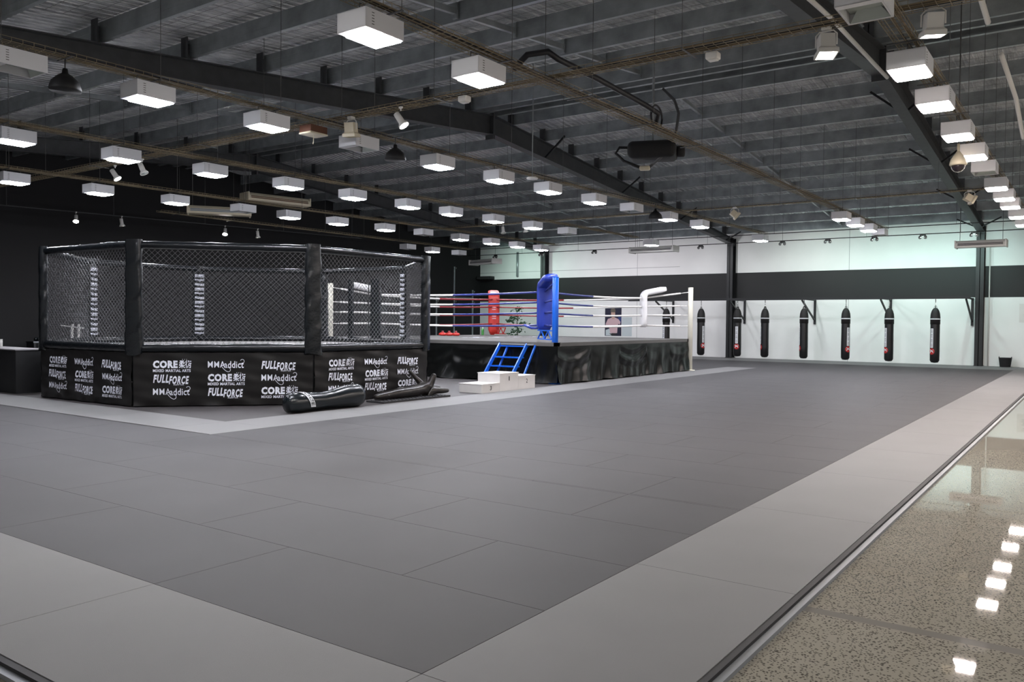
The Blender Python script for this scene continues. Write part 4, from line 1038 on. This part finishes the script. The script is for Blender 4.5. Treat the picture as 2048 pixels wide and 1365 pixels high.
# potted plant
root = thing('potted_plant', 'slender dark-leaved potted tree by the far wall, seen between ring ropes', 'plant', (-24.9, 35.6, 0))
mb = MB(); mb.lathe([(.18, 0), (.24, .02), (.28, .42), (.25, .42), (.2, .38)], 18); mb.build('pot', 'white_plastic', root)
mb = MB(); mb.tube([(0, 0, .3), (.03, 0, .9), (-.03, 0, 1.4), (.02, 0, 2.0)], .022, 7); mb.tube([(-.03, 0, 1.3), (-.35, 0, 1.55), (-.55, 0, 1.62)], .014, 6); mb.tube([(.0, 0, 1.4), (.3, 0, 1.5), (.5, .05, 1.42)], .014, 6); mb.build('stem', 'hair', root)
mb = MB(); random.seed(21)
for cx_, cz, rx, rz2, n_ in ((-.15, 1.75, .35, .10, 60), (.3, 1.5, .28, .08, 45), (-.5, 1.62, .22, .05, 25), (.0, 2.25, .35, .14, 45), (.05, 1.15, .35, .12, 40), (-.2, .95, .3, .12, 30)):
    for k in range(n_):
        x = cx_+random.gauss(0, .5)*rx; z = cz+random.gauss(0, .6)*rz2; y_ = random.gauss(0, .12); a = random.random()*6; l = .12+.08*random.random()
        d1 = Vector((cos(a), .4*sin(a*2), sin(a)*.5))*l; d2 = Vector((-d1.z, .02, d1.x))*.25
        c = Vector((x, y_, z)); mb.add([c, c+d1*.5+d2, c+d1, c+d1*.5-d2], [(0, 1, 2, 3)])
mb.build('foliage', 'leaf', root)
root = thing('ledge_speaker', 'black box speaker on the wall in the far left corner above the band edge', 'speaker', (-28.2, 37.15, 3.93)); mb = MB(); mb.rbox((0, 0, .09), (1.0, .4, .18), .02); mb.build('cabinet', 'black_paint', root); mb = MB(); mb.box((-.45, -.205, .02), (.45, -.2, .16)); mb.build('grille', 'dark_grille', root)
# ------------------------------------------------------------------ pull-up rig poles by the black wall
root = thing('training_rig', 'thin grey rig of upright poles standing against the black wall behind the ring', 'training rig', (-28.2, 34.4, 0))
ro = Vector((-28.2, 34.4, 0))
for Y, h in ((32.95, 2.9), (34.4, 4.5), (36.0, 3.3)):
    mb = MB(ro); mb.box((-28.23, Y-.03, 0), (-28.17, Y+.03, h)); mb.build('upright', 'galv', root)
    for z in (1.9, 2.6, h-.12):
        mb = MB(ro); mb.tube([(-28.2, Y-.1, z), (-28.0, Y-.1, z-.02), (-27.98, Y-.1, z+.06)], .012, 6); mb.build('hook', 'chrome', root)
mb = MB(ro); mb.box((-28.22, 32.95, 2.82), (-28.18, 36.0, 2.87)); mb.build('crossbar', 'galv', root)
# ------------------------------------------------------------------ left side: black box, its cylinder, dumbbells, rack behind cage
root = thing('plyo_box', 'large black box platform at the left beside the cage', 'platform', (-19.6, 8.6, 0))
ro = Vector((-19.6, 8.6, 0))
mb = MB(ro); mb.box((-21.2, 8.08, 0.0), (-18.38, 8.74, .905)); mb.build('body', 'black_paint', root)
mb = MB(ro); mb.box((-21.22, 8.06, .905), (-18.36, 8.76, .925)); mb.build('top_board', mat('grey_top', (.25, .24, .25), .6), root)
root = thing('white_cylinder', 'small white cylinder standing behind the black box platform', 'cylinder', (-20.3, 8.6, .925)); mb = MB(); mb.lathe([(.045, 0), (.045, .14), (.04, .15)], 14); mb.build('body', 'white_plastic', root); mb = MB(); mb.lathe([(.047, .15), (.047, .17)], 14); mb.build('cap', 'white_plastic', root)
rk = thing('dumbbell_rack', 'low dark rack with a pale front edge behind the black box', 'rack', (-28.0, 13.6, 0))
ro = Vector((-28.0, 13.6, 0))
mb = MB(ro); mb.box((-28.3, 12.75, .78), (-27.8, 13.65, .82)); mb.build('shelf', 'steel_black', rk)
mb = MB(ro); mb.box((-27.8, 12.75, .78), (-27.785, 13.65, .825)); mb.build('front_edge', 'edge_metal', rk)
for Y in (12.8, 13.6): mb = MB(ro); mb.box((-28.3, Y-.03, 0), (-27.8, Y+.03, .78)); mb.build('leg', 'steel_black', rk)
for k, Y in enumerate((12.98, 13.17, 13.36)):
    root = thing('dumbbell', ['dark dumbbell nearest the box end of the low rack', 'middle of three dark dumbbells on the low rack', 'dark dumbbell closest to the cage on the low rack'][k], 'dumbbell', (-28.0, Y, .82), 0, 'dumbbells on the low rack')
    for s_ in (-1, 1): mb = MB(); mb.lathe([(.055, -.05), (.065, -.035), (.065, .035), (.055, .05)], 10, (s_*.1, 0, .065), Matrix.Rotation(pi/2, 4, 'Y')); mb.build('weight', 'leather', root)
    mb = MB(); mb.tube([(-.08, 0, .065), (.08, 0, .065)], .016, 8); mb.build('handle', 'chrome', root)
rt_ = thing('weight_tree', 'white frame with three posts seen through the left cage mesh', 'rack', (-28.1, 14.4, 0)); ro = Vector((-28.1, 14.4, 0))
for Y in (14.12, 14.34, 14.62):
    mb = MB(ro); mb.tube([(-28.1, Y-.03, 0), (-28.1, Y, .9), (-28.1, Y+.02, 1.38)], .045, 8); mb.build('post', 'white_plastic', rt_)
mb = MB(ro); mb.bar((-28.1, 13.75, 1.34), (-28.1, 14.7, 1.22), .03, .03); mb.build('crossbar', 'white_plastic', rt_)
root = thing('kettlebell', 'bright green kettlebell on the floor between black box and cage', 'kettlebell', (-18.55, 9.6, 0))
mb = MB(); mb.lathe([(.06, 0), (.10, .03), (.115, .1), (.09, .18), (.05, .21)], 16); mb.build('bell', 'green', root)
mb = MB(); mb.tube([(-.05, 0, .19), (-.065, 0, .25), (-.03, 0, .29), (.03, 0, .29), (.065, 0, .25), (.05, 0, .19)], .015, 7); mb.build('handle', 'green', root)
